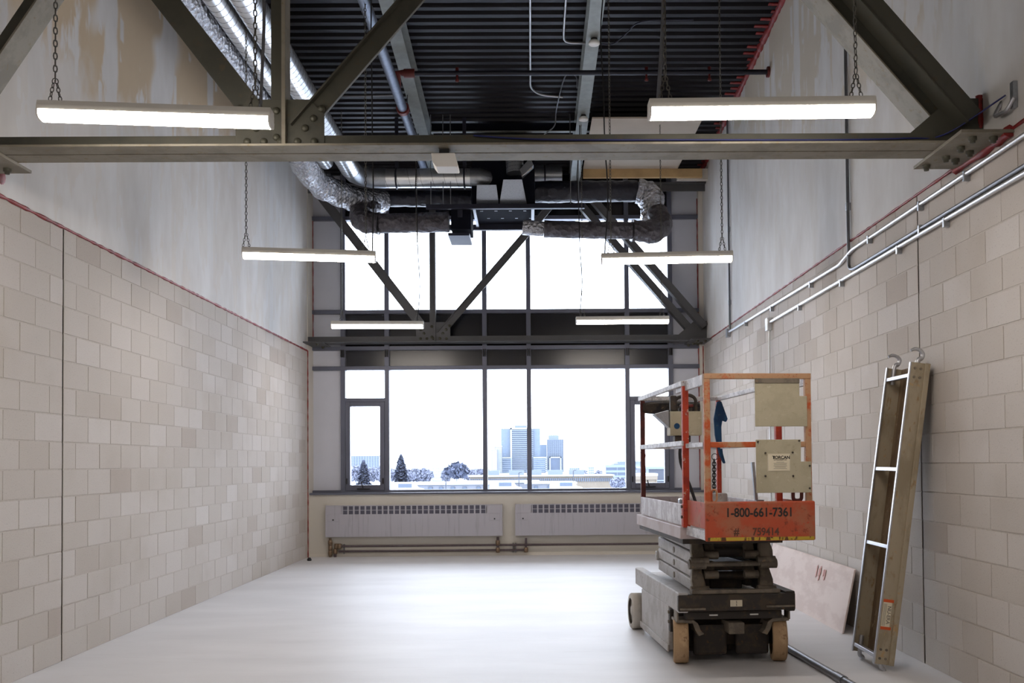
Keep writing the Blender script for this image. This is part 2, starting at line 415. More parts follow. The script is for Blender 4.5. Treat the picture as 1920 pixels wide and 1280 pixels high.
# red fire sealant beads
def bead(name, pts, r, label, n=14):
    P = []; R = []
    for a, b in zip(pts[:-1], pts[1:]):
        a = Vector(a); b = Vector(b); k = max(2, int((b-a).length/.06))
        for i in range(k): P.append(a.lerp(b, i/k)); R.append(r*random.uniform(.6, 1.35))
    P.append(Vector(pts[-1])); R.append(r)
    return tag(MB().tube(P, R, 6).build(name, 'red_sealant'), label, 'sealant', kind='structure')
bead('trim_1', [(WL+.004, YB, HL), (WL+.004, YE, HL)], .013, 'red sealant bead along the top of left block wall')
bead('trim_2', [(WR-.004, YB, HR), (WR-.004, YE2, HR)], .010, 'red sealant bead along the top of right block wall')
bead('trim_3', [(WL+.015, YE, 0), (WL+.015, YE, HL)], .008, 'vertical red sealant bead at the end of left blocks')
bead('trim_4', [(WR-.02, YE2, HR-.05), (WR-.02, YE2, 0)], .008, 'vertical red sealant bead at the end of right blocks')
bead('trim_5', [(WR-.012, YB, deck_z(YB)-.01), (WR-.012, 15.0, deck_z(15.0)-.01)], .045, 'thick red sealant where roof deck meets right wall')
bead('trim_6', [(WL+.02, YW-.005, HL+.1), (WL+.02, YW-.005, 5.3)], .008, 'thin red line between left drywall and upper window')
bead('trim_7', [(WR-.075, YW-.01, .98), (WR-.075, YW-.01, 5.6)], .009, 'dark red line between right drywall and window wall')
# red sealant fingers between the deck flutes on the right
mb = MB()
y = 9.4
while y < 15:
    L = random.uniform(.05, .2); z = deck_z(y)
    mb.hexa([(WR-L, y, z-.006), (WR, y, z-.012), (WR, y+.05, z-.012), (WR-L, y+.05, z-.006), (WR-L, y, z+.004), (WR, y, z+.004), (WR, y+.05, z+.004), (WR-L, y+.05, z+.004)])
    y += .152
o = mb.build('sealant_smears', 'red_sealant', ceil)

# ------------------------------------------------------------------ end wall: knee wall and glazed curtain wall
YK = 14.88
zs = .985
tag(MB().box(WL, WR, YK, 15.3, 0, zs-.03).build('wall_end', 'knee_wall'), 'low cream wall below the window behind the radiators', 'wall', kind='structure')
tag(MB().box(WL, WR, YK-.03, 15.3, zs-.03, zs).build('trim_8', 'frame_grey', bevel=.004), 'narrow grey window sill running across the end wall', 'sill', kind='structure')
tag(MB().box(WL-.02, WR, YK-.012, YK, 0, .045).build('baseboard_end', 'drywall_clean'), 'thin skirting strip at foot of low end wall', 'baseboard', kind='structure')
vx = [aY(px, 700, YW).x for px in (644, 726, 909, 991.5, 1176, 1257)]
XL, XR = WL+.015, WR-.07
zt1 = aY(900, 689, YW).z        # head transom of lower windows
zp1 = aY(900, 652, YW).z        # top of lower spandrel
zp2 = aY(900, 638, YW).z
zt2 = aY(900, 584, YW).z        # sill of upper windows
zt3 = aY(900, 409, YW).z        # head of upper windows
ztop = deck_z(15.1)
def window(name, label, zr):
    return thing(name, label, 'window', (0, YW, zr), kind='structure')
W1 = window('window_1', 'large lower window with two wide panes and narrow side lights', zs)
W2 = window('window_2', 'upper row of five bright window panes below the roof', zt2)
W3 = window('window_3', 'dark spandrel panels between lower and upper windows', zt1)
W4 = window('window_4', 'dark closed panels above the upper window row', zt3)
def wb(par, name, x0, x1, y0, y1, z0, z1, mat, bevel=0):
    L = par.location if par.parent is None else par.location+par.parent.location
    return MB().box(x0-L.x, x1-L.x, y0-L.y, y1-L.y, z0-L.z, z1-L.z).build(name, mat, par, bevel)
mw = .036
edges = [XL]+vx+[XR]
def bay(par, i, z0, z1, mat, inset=.03, name='pane', y=YW+.03):
    return wb(par, name, edges[i]+(mw if i else 0), edges[i+1]-(mw if i < 6 else 0), y, y+.012, z0, z1, mat)
for par, z0, z1 in ((W1, zs, zt1-.03), (W3, zt1+.03, zt2-.03), (W2, zt2+.03, zt3-.03), (W4, zt3+.03, ztop)):
    for x in vx: wb(par, 'mullion', x-mw, x+mw, YW-.05, YW+.09, z0, z1, 'frame_grey', .003)
for par, z in ((W1, zt1), (W2, zt2), (W2, zt3)):
    wb(par, 'transom', XL, XR, YW-.045, YW+.09, z-.03, z+.03, 'frame_grey', .003)
wb(W1, 'bottom_rail', XL, XR, YW-.045, YW+.09, zs, zs+.035, 'frame_grey', .003)
wb(W3, 'transom', XL, XR, YW-.045, YW+.09, zp1-.03, zp1+.03, 'frame_grey', .003)
# lower windows
zmid = aY(685, 750, YW).z
for i in range(7):
    if i in (0, 6): bay(W1, i, zs+.03, zt1-.03, 'panel_grey', name='side_panel')
    elif i in (2, 3, 4): bay(W1, i, zs+.03, zt1-.03, 'glass')
    else:
        x0, x1 = edges[i]+mw, edges[i+1]-mw
        wb(W1, 'transom', x0, x1, YW-.045, YW+.08, zmid-.03, zmid+.03, 'frame_grey', .003)
        bay(W1, i, zmid+.03, zt1-.03, 'glass')
        sash = wb(W1, 'sash', x0+.005, x0+.075, YW-.06, YW+.06, zs+.03, zmid-.03, 'frame_grey', .004)
        def sb(n, a, b, c, d, e, f, m, bv=0):
            L = W1.location
            return MB().box(a-L.x, b-L.x, c-L.y, d-L.y, e-L.z, f-L.z).build(n, m, sash, bv)
        sb('sash_stile', x1-.075, x1-.005, YW-.06, YW+.06, zs+.03, zmid-.03, 'frame_grey', .004)
        sb('sash_rail', x0+.075, x1-.075, YW-.06, YW+.06, zs+.03, zs+.115, 'frame_grey', .004)
        sb('sash_rail', x0+.075, x1-.075, YW-.06, YW+.06, zmid-.1, zmid-.03, 'frame_grey', .004)
        sb('pane', x0+.075, x1-.075, YW, YW+.01, zs+.115, zmid-.1, 'glass')
        xc = (x0+x1)/2-.02
        sb('crank_base', xc-.1, xc+.1, YW-.1, YW-.06, zs+.05, zs+.065, 'black_part', .004)
        L = W1.location
        MB().tube([Vector((xc, YW-.085, zs+.06))-L, Vector((xc-.02, YW-.1, zs+.12))-L, Vector((xc-.03, YW-.1, zs+.165))-L], .009, 8).build('crank_handle', 'black_part', sash)
        for xx in (x0+.025, x1-.025):
            sb('latch', xx-.01, xx+.01, YW-.085, YW-.06, zs+.13, zs+.22, 'black_part', .004)
# upper windows
for i in range(7):
    bay(W2, i, zt2+.03, zt3-.03, 'panel_grey' if i in (0, 6) else 'glass', name='side_panel' if i in (0, 6) else 'pane')
    bay(W3, i, zp1+.03, zt2-.03, 'panel_grey' if i in (0, 6) else 'spandrel', name='side_panel' if i in (0, 6) else 'spandrel_glass')
    bay(W3, i, zt1+.03, zp1-.03, 'panel_grey' if i in (0, 6) else 'spandrel', name='side_panel' if i in (0, 6) else 'spandrel_panel')
    bay(W4, i, zt3+.03, ztop, 'panel_grey' if i in (0, 6) else 'spandrel', name='side_panel' if i in (0, 6) else 'spandrel_panel')
for x in vx:        # tie clips from mullion to truss
    wb(W3, 'tie_clip', x-.025, x-.008, YW-.12, YW-.05, zp1-.14, zp1-.03, 'black_part')
    wb(W3, 'tie_clip', x+.008, x+.025, YW-.12, YW-.05, zp1-.14, zp1-.03, 'black_part')
# closing wall outside the glazing edges
for nm, a, b in (('wall_end_left', WL-.25, XL+.01), ('wall_end_right', XR-.01, WR+.25)):
    tag(MB().box(a, b, 15.25, 15.4, 0, 6.3).build(nm, 'drywall_clean'), 'hidden end of the %s wall beside the glazing' % nm.split('_')[-1], 'wall', kind='structure')

# ------------------------------------------------------------------ roof trusses
def truss(Y, mats, label, far=False):
    T = thing('roof_truss', label, 'truss', (0, Y, 3.3), 'roof trusses')
    base, fl = mats
    def B(m, n, mt, bv=.003): return m.build(n, mt, T, bv)
    zb = -.01
    # bottom chord: two angles back to back, flanges at the bottom
    for s in (-1, 1):
        mb = MB()
        mb.box(WL, WR, s*.006 if s > 0 else -.018, .018 if s > 0 else -.006, zb+.012, zb+.105)
        B(mb, 'bottom_chord', base)
        B(MB().box(WL, WR, .006 if s > 0 else -.15, .15 if s > 0 else -.006, zb, zb+.014), 'chord_flange', fl)
    XN = -1.48; ZN = .12
    def member(a, b, side, w=.13, fw=.16, name='diagonal', fm=None, two=True):
        a = Vector((a[0], 0, a[1])); b = Vector((b[0], 0, b[1])); d = (b-a).normalized(); nrm = Vector((d.z, 0, -d.x))
        if nrm.z > 0: nrm = -nrm          # lower side
        o = B(MB().bar(a, b, .03, w, nrm), name, base)
        if side:
            m = MB(); c = nrm*(side*w/2)
            m.bar(a+c, b+c, fw, .012, nrm); f = m.build('angle_flange', fm or base, o, .002)
    tz = 2.45
    member((XN-.06, ZN-.02), (XN-.06-(tz-ZN)/1.29, tz), 0, .14)
    member((XN+.1, ZN), (.64, tz), -1, .10, .12)
    # wall diagonal: two channels side by side
    for yo_, sh, fm_ in ((.085, 0, fl), (-.085, .075 if not far else .16, base)):
        a = Vector((WR-.17, yo_, ZN-.02)); b = Vector((.56, yo_, tz)); d = (b-a).normalized(); nrm = Vector((-d.z, 0, d.x)); nrm = -nrm if nrm.z < 0 else nrm
        o = B(MB().bar(a+nrm*sh, b+nrm*sh, .13, .10, nrm), 'diagonal', base)
        MB().bar(a+nrm*(sh-.055), b+nrm*(sh-.055), .22 if (yo_ > 0 and not far) else .15, .01, nrm).build('angle_flange', fm_, o, .002)
    # post: web plate with a channel
    B(MB().box(XN-.06, XN+.012, -.02, .02, .02, tz), 'post', base)
    B(MB().box(XN+.012, XN+.036, -.06, .06, .02, tz), 'post', fl if not far else base)
    if not far:
        member((WL+.1, .35), (WL+1.3, tz-.3), 1, .12, .2, fm=fl)
    # top chord under the deck
    B(MB().box(WL, WR, -.1, .1, tz-.02, tz), 'top_chord', base); B(MB().box(WL, WR, -.012, .012, tz-.12, tz-.02), 'top_chord_web', base)
    # gusset plates
    g = MB().prism([(XN-.27, -.026, .0), (XN+.26, -.026, .0), (XN+.26, -.026, .22), (XN+.17, -.026, .31), (XN-.2, -.026, .31), (XN-.27, -.026, .22)], (0, 1, 0), .008)
    B(g, 'gusset_plate', base, .001)
    g = MB().prism([(WR-.46, -.026, 0), (WR, -.026, 0), (WR, -.026, .3), (WR-.2, -.026, .3), (WR-.46, -.026, .08)], (0, 1, 0), .008)
    B(g, 'gusset_plate', base, .001)
    B(MB().box(WR-.3, WR+.02, -.38, .3, -.03, -.011), 'bearing_plate', fl, .002)
    B(MB().box(WL-.02, WL+.3, -.3, .3, -.03, -.011), 'bearing_plate', fl, .002)
    # rivets
    rv = []
    for k in range(5): rv.append((XN-.2+.1*k, .055))
    for k in range(3):
        q = .07+.075*k
        rv += [(XN+.1+q*.66, ZN-.04+q*.78), (XN-.1-q*.66, ZN-.04+q*.78)]
    rv += [(XN-.025, .08), (XN-.025, .24)]
    me = MB().lathe((0, 0, 0), (0, -1, 0), [(.022, 0), (.021, .006), (.014, .013), (0, .016)], 10).mesh('rivet', 'rivet')
    for x, z in rv:
        o = link('rivet', me, T); o.location = (x, -.03 if z > .02 else -.02, z)
    me2 = MB().lathe((0, 0, 0), (0, 0, -1), [(.026, 0), (.026, .018), (.018, .02), (.016, .034), (0, .034)], 6).mesh('bolt', 'rivet')
    for x, y in ((WR-.25, .22), (WR-.12, .1), (WR-.2, .05), (WR-.1, -.05), (WR-.19, -.13), (WR-.08, -.3), (WR-.2, -.3), (WL+.2, .2), (WL+.2, -.2)):
        o = link('bolt', me2, T); o.location = (x, y, -.03)
    return T
TN = truss(5.73, ('truss_steel', 'truss_flange_lit'), 'near riveted steel roof truss spanning between both walls')
TF = truss(14.78, ('truss_far', 'truss_far'), 'far steel roof truss standing in front of the windows', True)
bead('trim_9', [(WR-.02, 5.36, 3.28), (WR-.01, 5.7, 3.27), (WR-.02, 6.05, 3.27)], .03, 'clotted red sealant below near truss bearing on right wall')
bead('trim_10', [(WR-.02, 5.72, 3.32), (WR-.02, 5.72, 3.62)], .022, 'vertical red sealant where near truss gusset meets right wall')

# ------------------------------------------------------------------ hanging lights
def chain_mesh(length, pitch=.034, wire=.0034):
    mb = MB(); n = int(length/pitch)
    for i in range(n):
        c = []
        hw, hh = .009, pitch*.62
        for k in range(8):
            a = 2*math.pi*k/8; u = math.cos(a)*hw; v = math.sin(a)*hh
            c.append((u, 0, i*pitch+v) if i % 2 else (0, u, i*pitch+v))
        mb.tube(c, wire, 4, closed=True)
    return mb.mesh('hanger_chain', 'chain_steel')
CH = chain_mesh(3.25); CHV = chain_mesh(.15, .024, .0028)
def lamp(x0, x1, y0, y1, z0, z1, label, visible=True):
    """linear fixture between two ends; origin at its middle"""
    c = Vector(((x0+x1)/2, (y0+y1)/2, (z0+z1)/2)); T = thing('pendant_light', label, 'light', c, 'linear lights hung on chains')
    a = Vector((x0, y0, z0))-c; b = Vector((x1, y1, z1))-c; d = (b-a).normalized()
    up = Vector((0, 0, 1)); sd = d.cross(up).normalized(); up = sd.cross(d)
    def ext(sec, p, q, mb):
        n = len(sec); vs = [P+sd*s+up*h for P in (p, q) for s, h in sec]
        return mb.add(vs, [tuple(range(n-1, -1, -1)), tuple(range(n, 2*n))]+[(i, (i+1) % n, n+(i+1) % n, n+i) for i in range(n)])
    hs = [(-.055, .006), (.055, .006), (.054, .03), (.046, .058), (-.046, .058), (-.054, .03)]
    ext(hs, a, b, MB()).build('housing', 'lamp_housing', T, .003)
    ls = [(.056, .006)]+[(.056*math.cos(t), -.003-.036*abs(math.sin(t))**.62) for t in [math.pi*k/12 for k in range(13)]]+[(-.056, .006)]
    ext([(s, h) for s, h in ls], a+d*.012, b-d*.012, MB()).build('diffuser', 'diffuser', T)
    for p, q in ((a, a+d*.01), (b-d*.01, b)):
        ext([(s*1.03, h*1.03) for s, h in ls], p, q, MB()).build('end_cap', 'white_plastic', T)
    for p in (a+d*((-2.50-x0) if x0 < -2 else .09), b-d*.09):
        top = p+up*.058
        for s in (-1, 1):           # the chain splits into two short legs
            o = link('chain_leg', CHV, T); o.location = top+d*.03*s; o.rotation_euler.y = -s*.2*(1 if d.x > 0 else -1)
        o = link('hanger_chain', CH, T); o.location = top+Vector((0, 0, .15)); o.rotation_euler.z = random.random()
        o.scale.z = (deck_z(c.y+p.y)+.02-(c.z+top.z+.15))/3.25
    return T
lamps = [
 (-2.575, -1.372, 5.04, 5.11, 3.285, 3.265, 'long lit tube light nearest on the left, in front of near truss'),
 (.64, 1.835, 5.03, 5.03, 3.275, 3.285, 'long lit tube light nearest on the right, in front of near truss'),
 (-2.53, -1.372, 8.45, 8.57, 3.285, 3.27, 'lit tube light in middle row left, against the left drywall'),
 (.659, 1.85, 8.69, 8.655, 3.265, 3.275, 'lit tube light in middle row right, above the lift'),
 (-2.64, -1.417, 12.76, 12.82, 3.275, 3.275, 'small lit tube light in farthest row left, by far truss'),
 (.612, 1.837, 12.55, 12.56, 3.28, 3.285, 'small lit tube light in farthest row right, by far truss')]
L = [lamp(*q) for q in lamps]
for i, y in enumerate((1.45,)):  # unseen pair continuing the lamp spacing overhead, added for light
    lamp(-2.57, -1.37, y, y, 3.28, 3.28, 'unseen tube light added for light above the viewpoint on the left, row %s' % ('overhead', 'at the back')[i])
    lamp(.64, 1.84, y, y, 3.28, 3.28, 'unseen tube light added for light above the viewpoint on the right, row %s' % ('overhead', 'at the back')[i])
# power cords beside one chain of some lights
def cord(i, side, pts, r=.006, mat='black_cord'):
    T = L[i]; MB().tube(smooth_path([Vector(p)-T.location for p in pts], 5), r, 6).build('power_cord', mat, T)
def drop(x, y, z0, z1, sway):
    return [(x+sway*math.sin(k*1.3)*.4+sway*(.5 if k % 2 else -.5)*.3, y, z0+(z1-z0)*k/6) for k in range(7)]
cord(0, 1, drop(-1.43, 5.11, 3.33, 6.65, .03), .009, 'conduit_dull')
cord(1, 0, drop(.70, 5.04, 3.33, 6.65, .05), .011, 'conduit_dull')
cord(2, 1, drop(-1.40, 8.56, 3.33, 6.42, .015))
cord(3, 0, drop(.70, 8.70, 3.33, 6.40, .05))
cord(4, 1, drop(-1.49, 12.8, 3.33, 6.13, .05))
cord(5, 0, drop(.67, 12.56, 3.33, 6.14, .05))

# ------------------------------------------------------------------ roof purlins
def purlin(x, label):
    T = thing('roof_purlin', label, 'beam', (x, 0, 0), 'galvanised beams under the roof deck')
    def strip(n, xa, xb, da, db, mat='galv_beam'):
        a, b = YB, 15.05
        mb = MB().hexa([(xa, a, deck_z(a)-da), (xb, a, deck_z(a)-da), (xb, b, deck_z(b)-da), (xa, b, deck_z(b)-da), (xa, a, deck_z(a)-db), (xb, a, deck_z(a)-db), (xb, b, deck_z(b)-db), (xa, b, deck_z(b)-db)])
        return mb.build(n, mat, T)
    strip('bottom_flange', -.075, .075, .30, .285); strip('web', -.006, .006, .285, .012); strip('top_flange', -.075, .075, .012, 0)
    return T
def pz(px, py, Z): p = aZ(px, py, Z); return p
purlin(pz(766, 150, 6.0).x, 'galvanised roof beam left of centre, beside the sprinkler main')
purlin(pz(1112, 60, 6.1).x, 'galvanised roof beam right of centre, carrying round detectors')

# ------------------------------------------------------------------ sprinkler pipes
T = thing('sprinkler_main', 'thick blue-grey sprinkler main running along the roof', 'pipe', (0, 0, 0))
xm = pz(727, 125, 5.62).x; ym = aX(1443, 133, WR).y; zb_ = 5.84
T.location = (xm, ym, 5.62)
MB().cyl((0, YB-ym, 0), (0, 14.3-ym, 0), .055, 20).build('main_pipe', 'sprinkler_main', T)
MB().tube([(0, .45, 0), (0, .53, 0)], .075, 20).build('pipe_coupling', 'red_coupling', T)
MB().tube([(0, 0, 0), (0, 0, .22), (.1, 0, .22)], .045, 14).build('tee_fitting', 'red_coupling', T)
for yy in (-3, .9):
    MB().tube([(0, yy, .05), (0, yy, .7)], .006, 6).build('hanger_rod', 'strut', T)
T = thing('sprinkler_branch', 'thin black sprinkler branch pipe crossing below the roof deck', 'pipe', (0, ym, zb_))
MB().cyl((xm+.05, 0, 0), (WR, 0, 0), .028, 14).build('branch_pipe', 'black_pipe', T)
MB().cyl((xm+.08, 0, 0), (xm+.2, 0, 0), .05, 14).build('pipe_coupling', 'red_coupling', T)
MB().cyl((WR-.03, 0, 0), (WR, 0, 0), .06, 16).build('wall_flange', 'red_coupling', T)
for px in (857, 1212, 1330):
    x = aY(px, 130, ym).x
    h = MB().lathe((x, 0, .0), (0, 0, 1), [(.0, -.1), (.022, -.095), (.02, -.07), (.012, -.06), (.014, 0), (.02, .06), (0, .07)], 10).build('sprinkler_head', 'red_coupling', T)
T2 = thing('branch_pipe', 'pale thin pipe crossing the roof left of the sprinkler main', 'pipe', aY(600, 182, 11.9))
MB().cyl((-.4, 0, 0), (.95, 0, .02), .014, 10).build('pipe', 'conduit_dull', T2)

# ------------------------------------------------------------------ ducts
def ribbed(path, r, pitch=.1, seg=32, rib=.004):
    """round duct between two points; the spiral seam is added by seam()"""
    return MB().tube(path, r, seg)
def seam(path, r, par, pitch=.1, mat='conduit_dull'):
    a, b = Vector(path[0]), Vector(path[-1]); d = b-a; L_ = d.length; d.normalize(); n = int(L_/pitch)
    e1 = d.cross(Vector((0, 0, 1))).normalized(); e2 = d.cross(e1); k = 20
    pts = [a+d*(pitch*i/k)+(e1*math.cos(2*math.pi*i/k)+e2*math.sin(2*math.pi*i/k))*r for i in range(n*k)]
    return MB().tube(pts, .0028, 4).build('spiral_seam', mat, par)
def spiral(name_label, X, Z, r, y0, y1):
    T = thing('spiral_duct', name_label, 'duct', (X, y0, Z), 'spiral ducts along the left wall')
    dr = ribbed([(0, 0, 0), (0, y1-y0, 0)], r).build('duct_run', 'duct', T); seam([(0, 9-y0, 0), (0, y1-y0, 0)] if False else [(0, 7.0-y0, 0), (0, y1-y0, 0)], r, dr)
    for yy in (1.3, 4.2):
        if y0+yy < y1:
            MB().tube([(r*1.04*math.cos(a), yy, r*1.04*math.sin(a)) for a in [k*math.pi/10 for k in range(20)]], .006, 5, closed=True).build('hanger_strap', 'strut', T)
            MB().tube([(0, yy, r), (0, yy, deck_z(y0+yy)-Z)], .005, 6).build('hanger_rod', 'strut', T)
    return T
yh = 13.0
c = aY(760, 334, yh); zd = c.z; rd = .13
X2 = -2.345
T = spiral('shiny spiral duct, right one of the pair along left wall', X2, zd, rd, YB+.1, yh-.45)
# elbow and cross run to the air handler
el = [(0, yh-.45-(YB+.1), 0), (.02, yh-.25-(YB+.1), 0), (.1, yh-.1-(YB+.1), 0), (.22, yh-.02-(YB+.1), 0), (.4, yh-(YB+.1), 0)]
MB().tube(el, rd*1.03, 28).build('elbow', 'galv', T)
xe = aY(882, 335, yh).x-X2
cr_ = ribbed([(.4, yh-(YB+.1), 0), (xe, yh-(YB+.1), 0)], rd).build('cross_run', 'duct', T); seam([(.4, yh-(YB+.1), 0), (xe, yh-(YB+.1), 0)], rd, cr_, .16)
for xx in (.55, xe-.08):
    MB().tube([(xx, yh-(YB+.1)+rd*1.05*math.cos(a), rd*1.05*math.sin(a)) for a in [k*math.pi/10 for k in range(20)]], [.012]*20, 6, closed=True).build('hanger_strap', 'strut', T)
    MB().bar((xx, yh-(YB+.1), rd), (xx, yh-(YB+.1), deck_z(yh)-zd), .05, .004, (0, 1, 0)).build('hanger_rod', 'strut', T)
xb = aY(914, 345, yh).x-X2
e2 = [(xe, 0, 0), (xe+.12, .0, 0), (xe+.2, .03, -.01), (xe+.26, .1, -.03), (xe+.27, .22, -.06)]
yo = yh-(YB+.1)
MB().tube([(x, y+yo, z) for x, y, z in e2], [rd*1.02, rd*1.02, rd*1.04, rd*1.02, rd], 28).build('elbow', 'galv', T)
spiral('thinner shiny spiral duct, left one of the pair along left wall', -2.62, zd+.02, .095, YB+.1, 12.35)
# foil wrapped duct between the pair and the wall
def crumple(path, r, mat, amp, seg=20, step=.07):
    P = []; pts = [Vector(p) for p in path]
    for a, b in zip(pts[:-1], pts[1:]):
        n = max(1, int((b-a).length/step))
        for i in range(n): P.append(a.lerp(b, i/n))
    P.append(pts[-1]); mb = MB()
    rr = [r*random.uniform(1-amp, 1+amp) for _ in P]; mb.tube(P, rr, seg)
    rnd = random.Random(3); mb.v = [tuple(c+rnd.uniform(-1, 1)*amp*r*.35 for c in v) for v in mb.v]
    return mb
def wrapped(label, parts):
    T = thing('insulated_duct', label, 'duct', parts[0][1][0], 'wrapped insulated ducts')
    o = T.location
    for name, path, r, mat, amp in parts:
        crumple([Vector(p)-o for p in path], r, mat, amp).build(name, mat, T)
    return T
X0 = aZ(573, 310, zd).x
f0 = [(X0, YB+.2, zd+.02), (X0, 12.0, zd+.02)]
f1 = smooth_path([(X0, 12.0, zd+.02), aY(592, 338, 12.6), aY(625, 358, 13.02), aY(668, 374, 13.35), aY(718, 378, 13.7)], 5)
wrapped('silver foil wrapped duct turning from left wall towards the windows', [('foil_run', f0, .15, 'foil', .06), ('foil_bend', f1, .17, 'foil', .12)])
d0 = smooth_path([aY(700, 384, 13.55), aY(676, 398, 13.3), aY(680, 414, 13.1), aY(712, 419, 13.05)], 5)
d1 = [aY(712, 419, 13.05), aY(842, 416, 13.05)]
wrapped('grey wrapped duct left of the air handler, low in front of windows', [('bend', d0, .145, 'grey_wrap', .1), ('run', d1, .135, 'grey_wrap', .05)])
wrapped('black wrapped duct behind the bright cross duct', [('run', [aY(705, 372, 14.0), aY(884, 372, 14.0)], .12, 'black_wrap', .05)])
e0 = [aY(1003, 360, 13.5), aY(1195, 358, 13.5)]
e1 = smooth_path([aY(1195, 358, 13.5), aY(1218, 364, 13.5), aY(1222, 385, 13.45), aY(1226, 410, 13.35)], 5)
wrapped('black duct right of the air handler with silver foil bend', [('run', e0, .15, 'black_wrap', .04), ('foil_bend', e1, [.17][0], 'foil', .14)])
g0 = smooth_path([aY(1232, 398, 13.2), aY(1240, 424, 13.0), aY(1222, 434, 12.85), aY(1185, 432, 12.8)], 5)
g1 = [aY(1185, 432, 12.8), aY(1085, 431, 12.8), aY(1020, 429, 12.8)]
g2 = [aY(1020, 429, 12.8), aY(980, 426, 12.8)]
wrapped('grey wrapped duct on the right hanging low in front of windows', [('bend', g0, .15, 'grey_wrap', .1), ('run', g1, .115, 'grey_wrap', .05), ('foil_end', g2, .1, 'foil', .05)])

# ------------------------------------------------------------------ air handling unit on struts
zu = aY(945, 388, 12.9).z; Xa, Xb = aY(884, 388, 12.9).x, aY(1003, 388, 12.9).x
T = thing('air_handler', 'black box air handler hung on struts between the ducts', 'air handler', ((Xa+Xb)/2, 13.4, zu))
def U(n, x0, x1, y0, y1, z0, z1, mat, bv=.006): o = T.location; return MB().box(x0-o.x, x1-o.x, y0-o.y, y1-o.y, z0-o.z, z1-o.z).build(n, mat, T, bv)
body = U('casing', Xa, Xb, 12.95, 14.0, zu+.03, zu+.95, 'unit_black')
for i in range(8):
    xx = Xa+.12+.2*(i % 4)+(.08 if i > 3 else 0); yy = 13.2+.4*(i // 4)
    o = T.location; MB().box(xx-.02-o.x, xx+.02-o.x, yy-o.y, yy+.012-o.y, .024, .032).build('panel_screw', 'galv', body)
za, zc = aY(945, 387, 12.88).z, aY(945, 428, 14.0).z
U('strut_rail', aY(799, 388, 12.88).x, aY(1096, 388, 12.88).x, 12.85, 12.92, zu-.03, zu+.03, 'strut', .003)
U('strut_rail', aY(818, 428, 13.95).x, aY(1010, 428, 13.95).x, 13.95, 14.02, zu-.05, zu+.03, 'strut', .003)
for xx in (Xa+.03, Xb-.03): U('cross_rail', xx-.02, xx+.02, 12.9, 14.0, zu-.02, zu+.03, 'conduit_dull', .003)
U('control_box', aY(845, 410, 12.95).x, Xa-.01, 12.98, 13.5, zu-.28, zu+.05, 'unit_black')
U('junction_box', aY(905-47, 405, 12.96).x, aY(868, 405, 12.96).x, 12.94, 12.98, zu-.12, zu-.02, 'strut')
U('filter_tray', aY(842, 430, 13.2).x, aY(882, 430, 13.2).x, 13.0, 13.6, zu-.36, zu-.32, 'strut')
for px in (808, 831, 845, 1070, 1085):
    p = aY(px, 388, 12.9); o = T.location
    MB().tube([Vector((p.x, 12.9, zu))-o, Vector((p.x, 12.9, deck_z(12.9)))-o], .006, 6).build('hanger_rod', 'galv', T)
# two boots where round ducts enter the casing
def boot(cx_px, wb_, z0, z1, wt):
    o = T.location; cx = aY(cx_px, 370, 12.9).x-o.x; y0 = 12.95-o.y; q0 = z0-o.z; q1 = z1-o.z
    mb = MB(); lo = [(cx-wb_/2, y0-.02, q0), (cx+wb_/2, y0-.02, q0), (cx+wb_/2, y0, q0), (cx-wb_/2, y0, q0)]
    hi = [(cx-wt/2, y0-.3, q1), (cx+wt/2, y0-.3, q1), (cx+wt/2, y0, q1), (cx-wt/2, y0, q1)]
    mb.hexa(lo+hi); mb.build('duct_boot', 'galv', T, .004)
z0 = aY(915, 385, 12.93).z; boot(914, .31, z0, z0+.2, .26); boot(962, .38, z0, z0+.27, .25)
o = T.location; p = aY(966, 322, 12.85)-o
col = ribbed([p+Vector((.0, .0, -.02)), p+Vector((-.02, 0, .45))], .12).build('duct_collar', 'galv', T); seam([p+Vector((.0, .001, -.02)), p+Vector((-.02, 0, .45))], .12, col, .05, 'strut')
q = p+Vector((.12, -.06, -.02))
MB().hexa([q+Vector(v) for v in ((-.02, -.1, -.08), (.13, -.1, .06), (.13, .04, .06), (-.02, .04, -.08), (-.06, -.1, .0), (.08, -.1, .16), (.08, .04, .16), (-.06, .04, .0))]).build('access_door', 'galv', T, .004)
q = aY(988, 318, 12.7)-o
MB().hexa([q+Vector(v) for v in ((-.07, 0, -.09), (.07, 0, .02), (.07, .02, .02), (-.07, .02, -.09), (-.07, 0, .0), (.07, 0, .12), (.07, .02, .12), (-.07, .02, .0))]).build('filter_grille', 'soffit_board', T, .003)

# horizontal return duct near the right of the unit (behind), galvanised
T = thing('return_duct', 'short galvanised duct piece right of the air handler', 'duct', aY(1028, 328, 13.9))
MB().cyl((-.2, 0, 0), (.2, 0, 0), .13, 20).build('duct_run', 'galv', T); MB().tube([(-.05+.0, .137*math.cos(k*math.pi/8), .137*math.sin(k*math.pi/8)) for k in range(16)], .012, 5, closed=True).build('hanger_strap', 'strut', T)

# soffit board and timber at the top right by the end wall
zs_ = aY(1200, 318, 14.5).z; f = aZ(1150, 222, zs_).y
T = thing('ceiling_soffit', 'pale gypsum soffit board below the roof at far right', 'soffit', (1.5, 13.5, zs_))
xa, xc = aY(1093, 318, 14.5).x, aY(1270, 318, 14.5).x
MB().box(xa-1.5, xc-1.5, f-13.5, 14.5-13.5, 0, .02).build('board', 'soffit_board', T)
MB().box(xa-1.5, WR-.1-1.5, 14.45-13.5, 14.52-13.5, -.13, .0).build('timber_edge', 'lumber', T, .004)
MB().box(xc-1.5, WR-1.5, 14.52-13.5, 14.6-13.5, -.15, .02).build('bulkhead', 'drywall_clean', T)

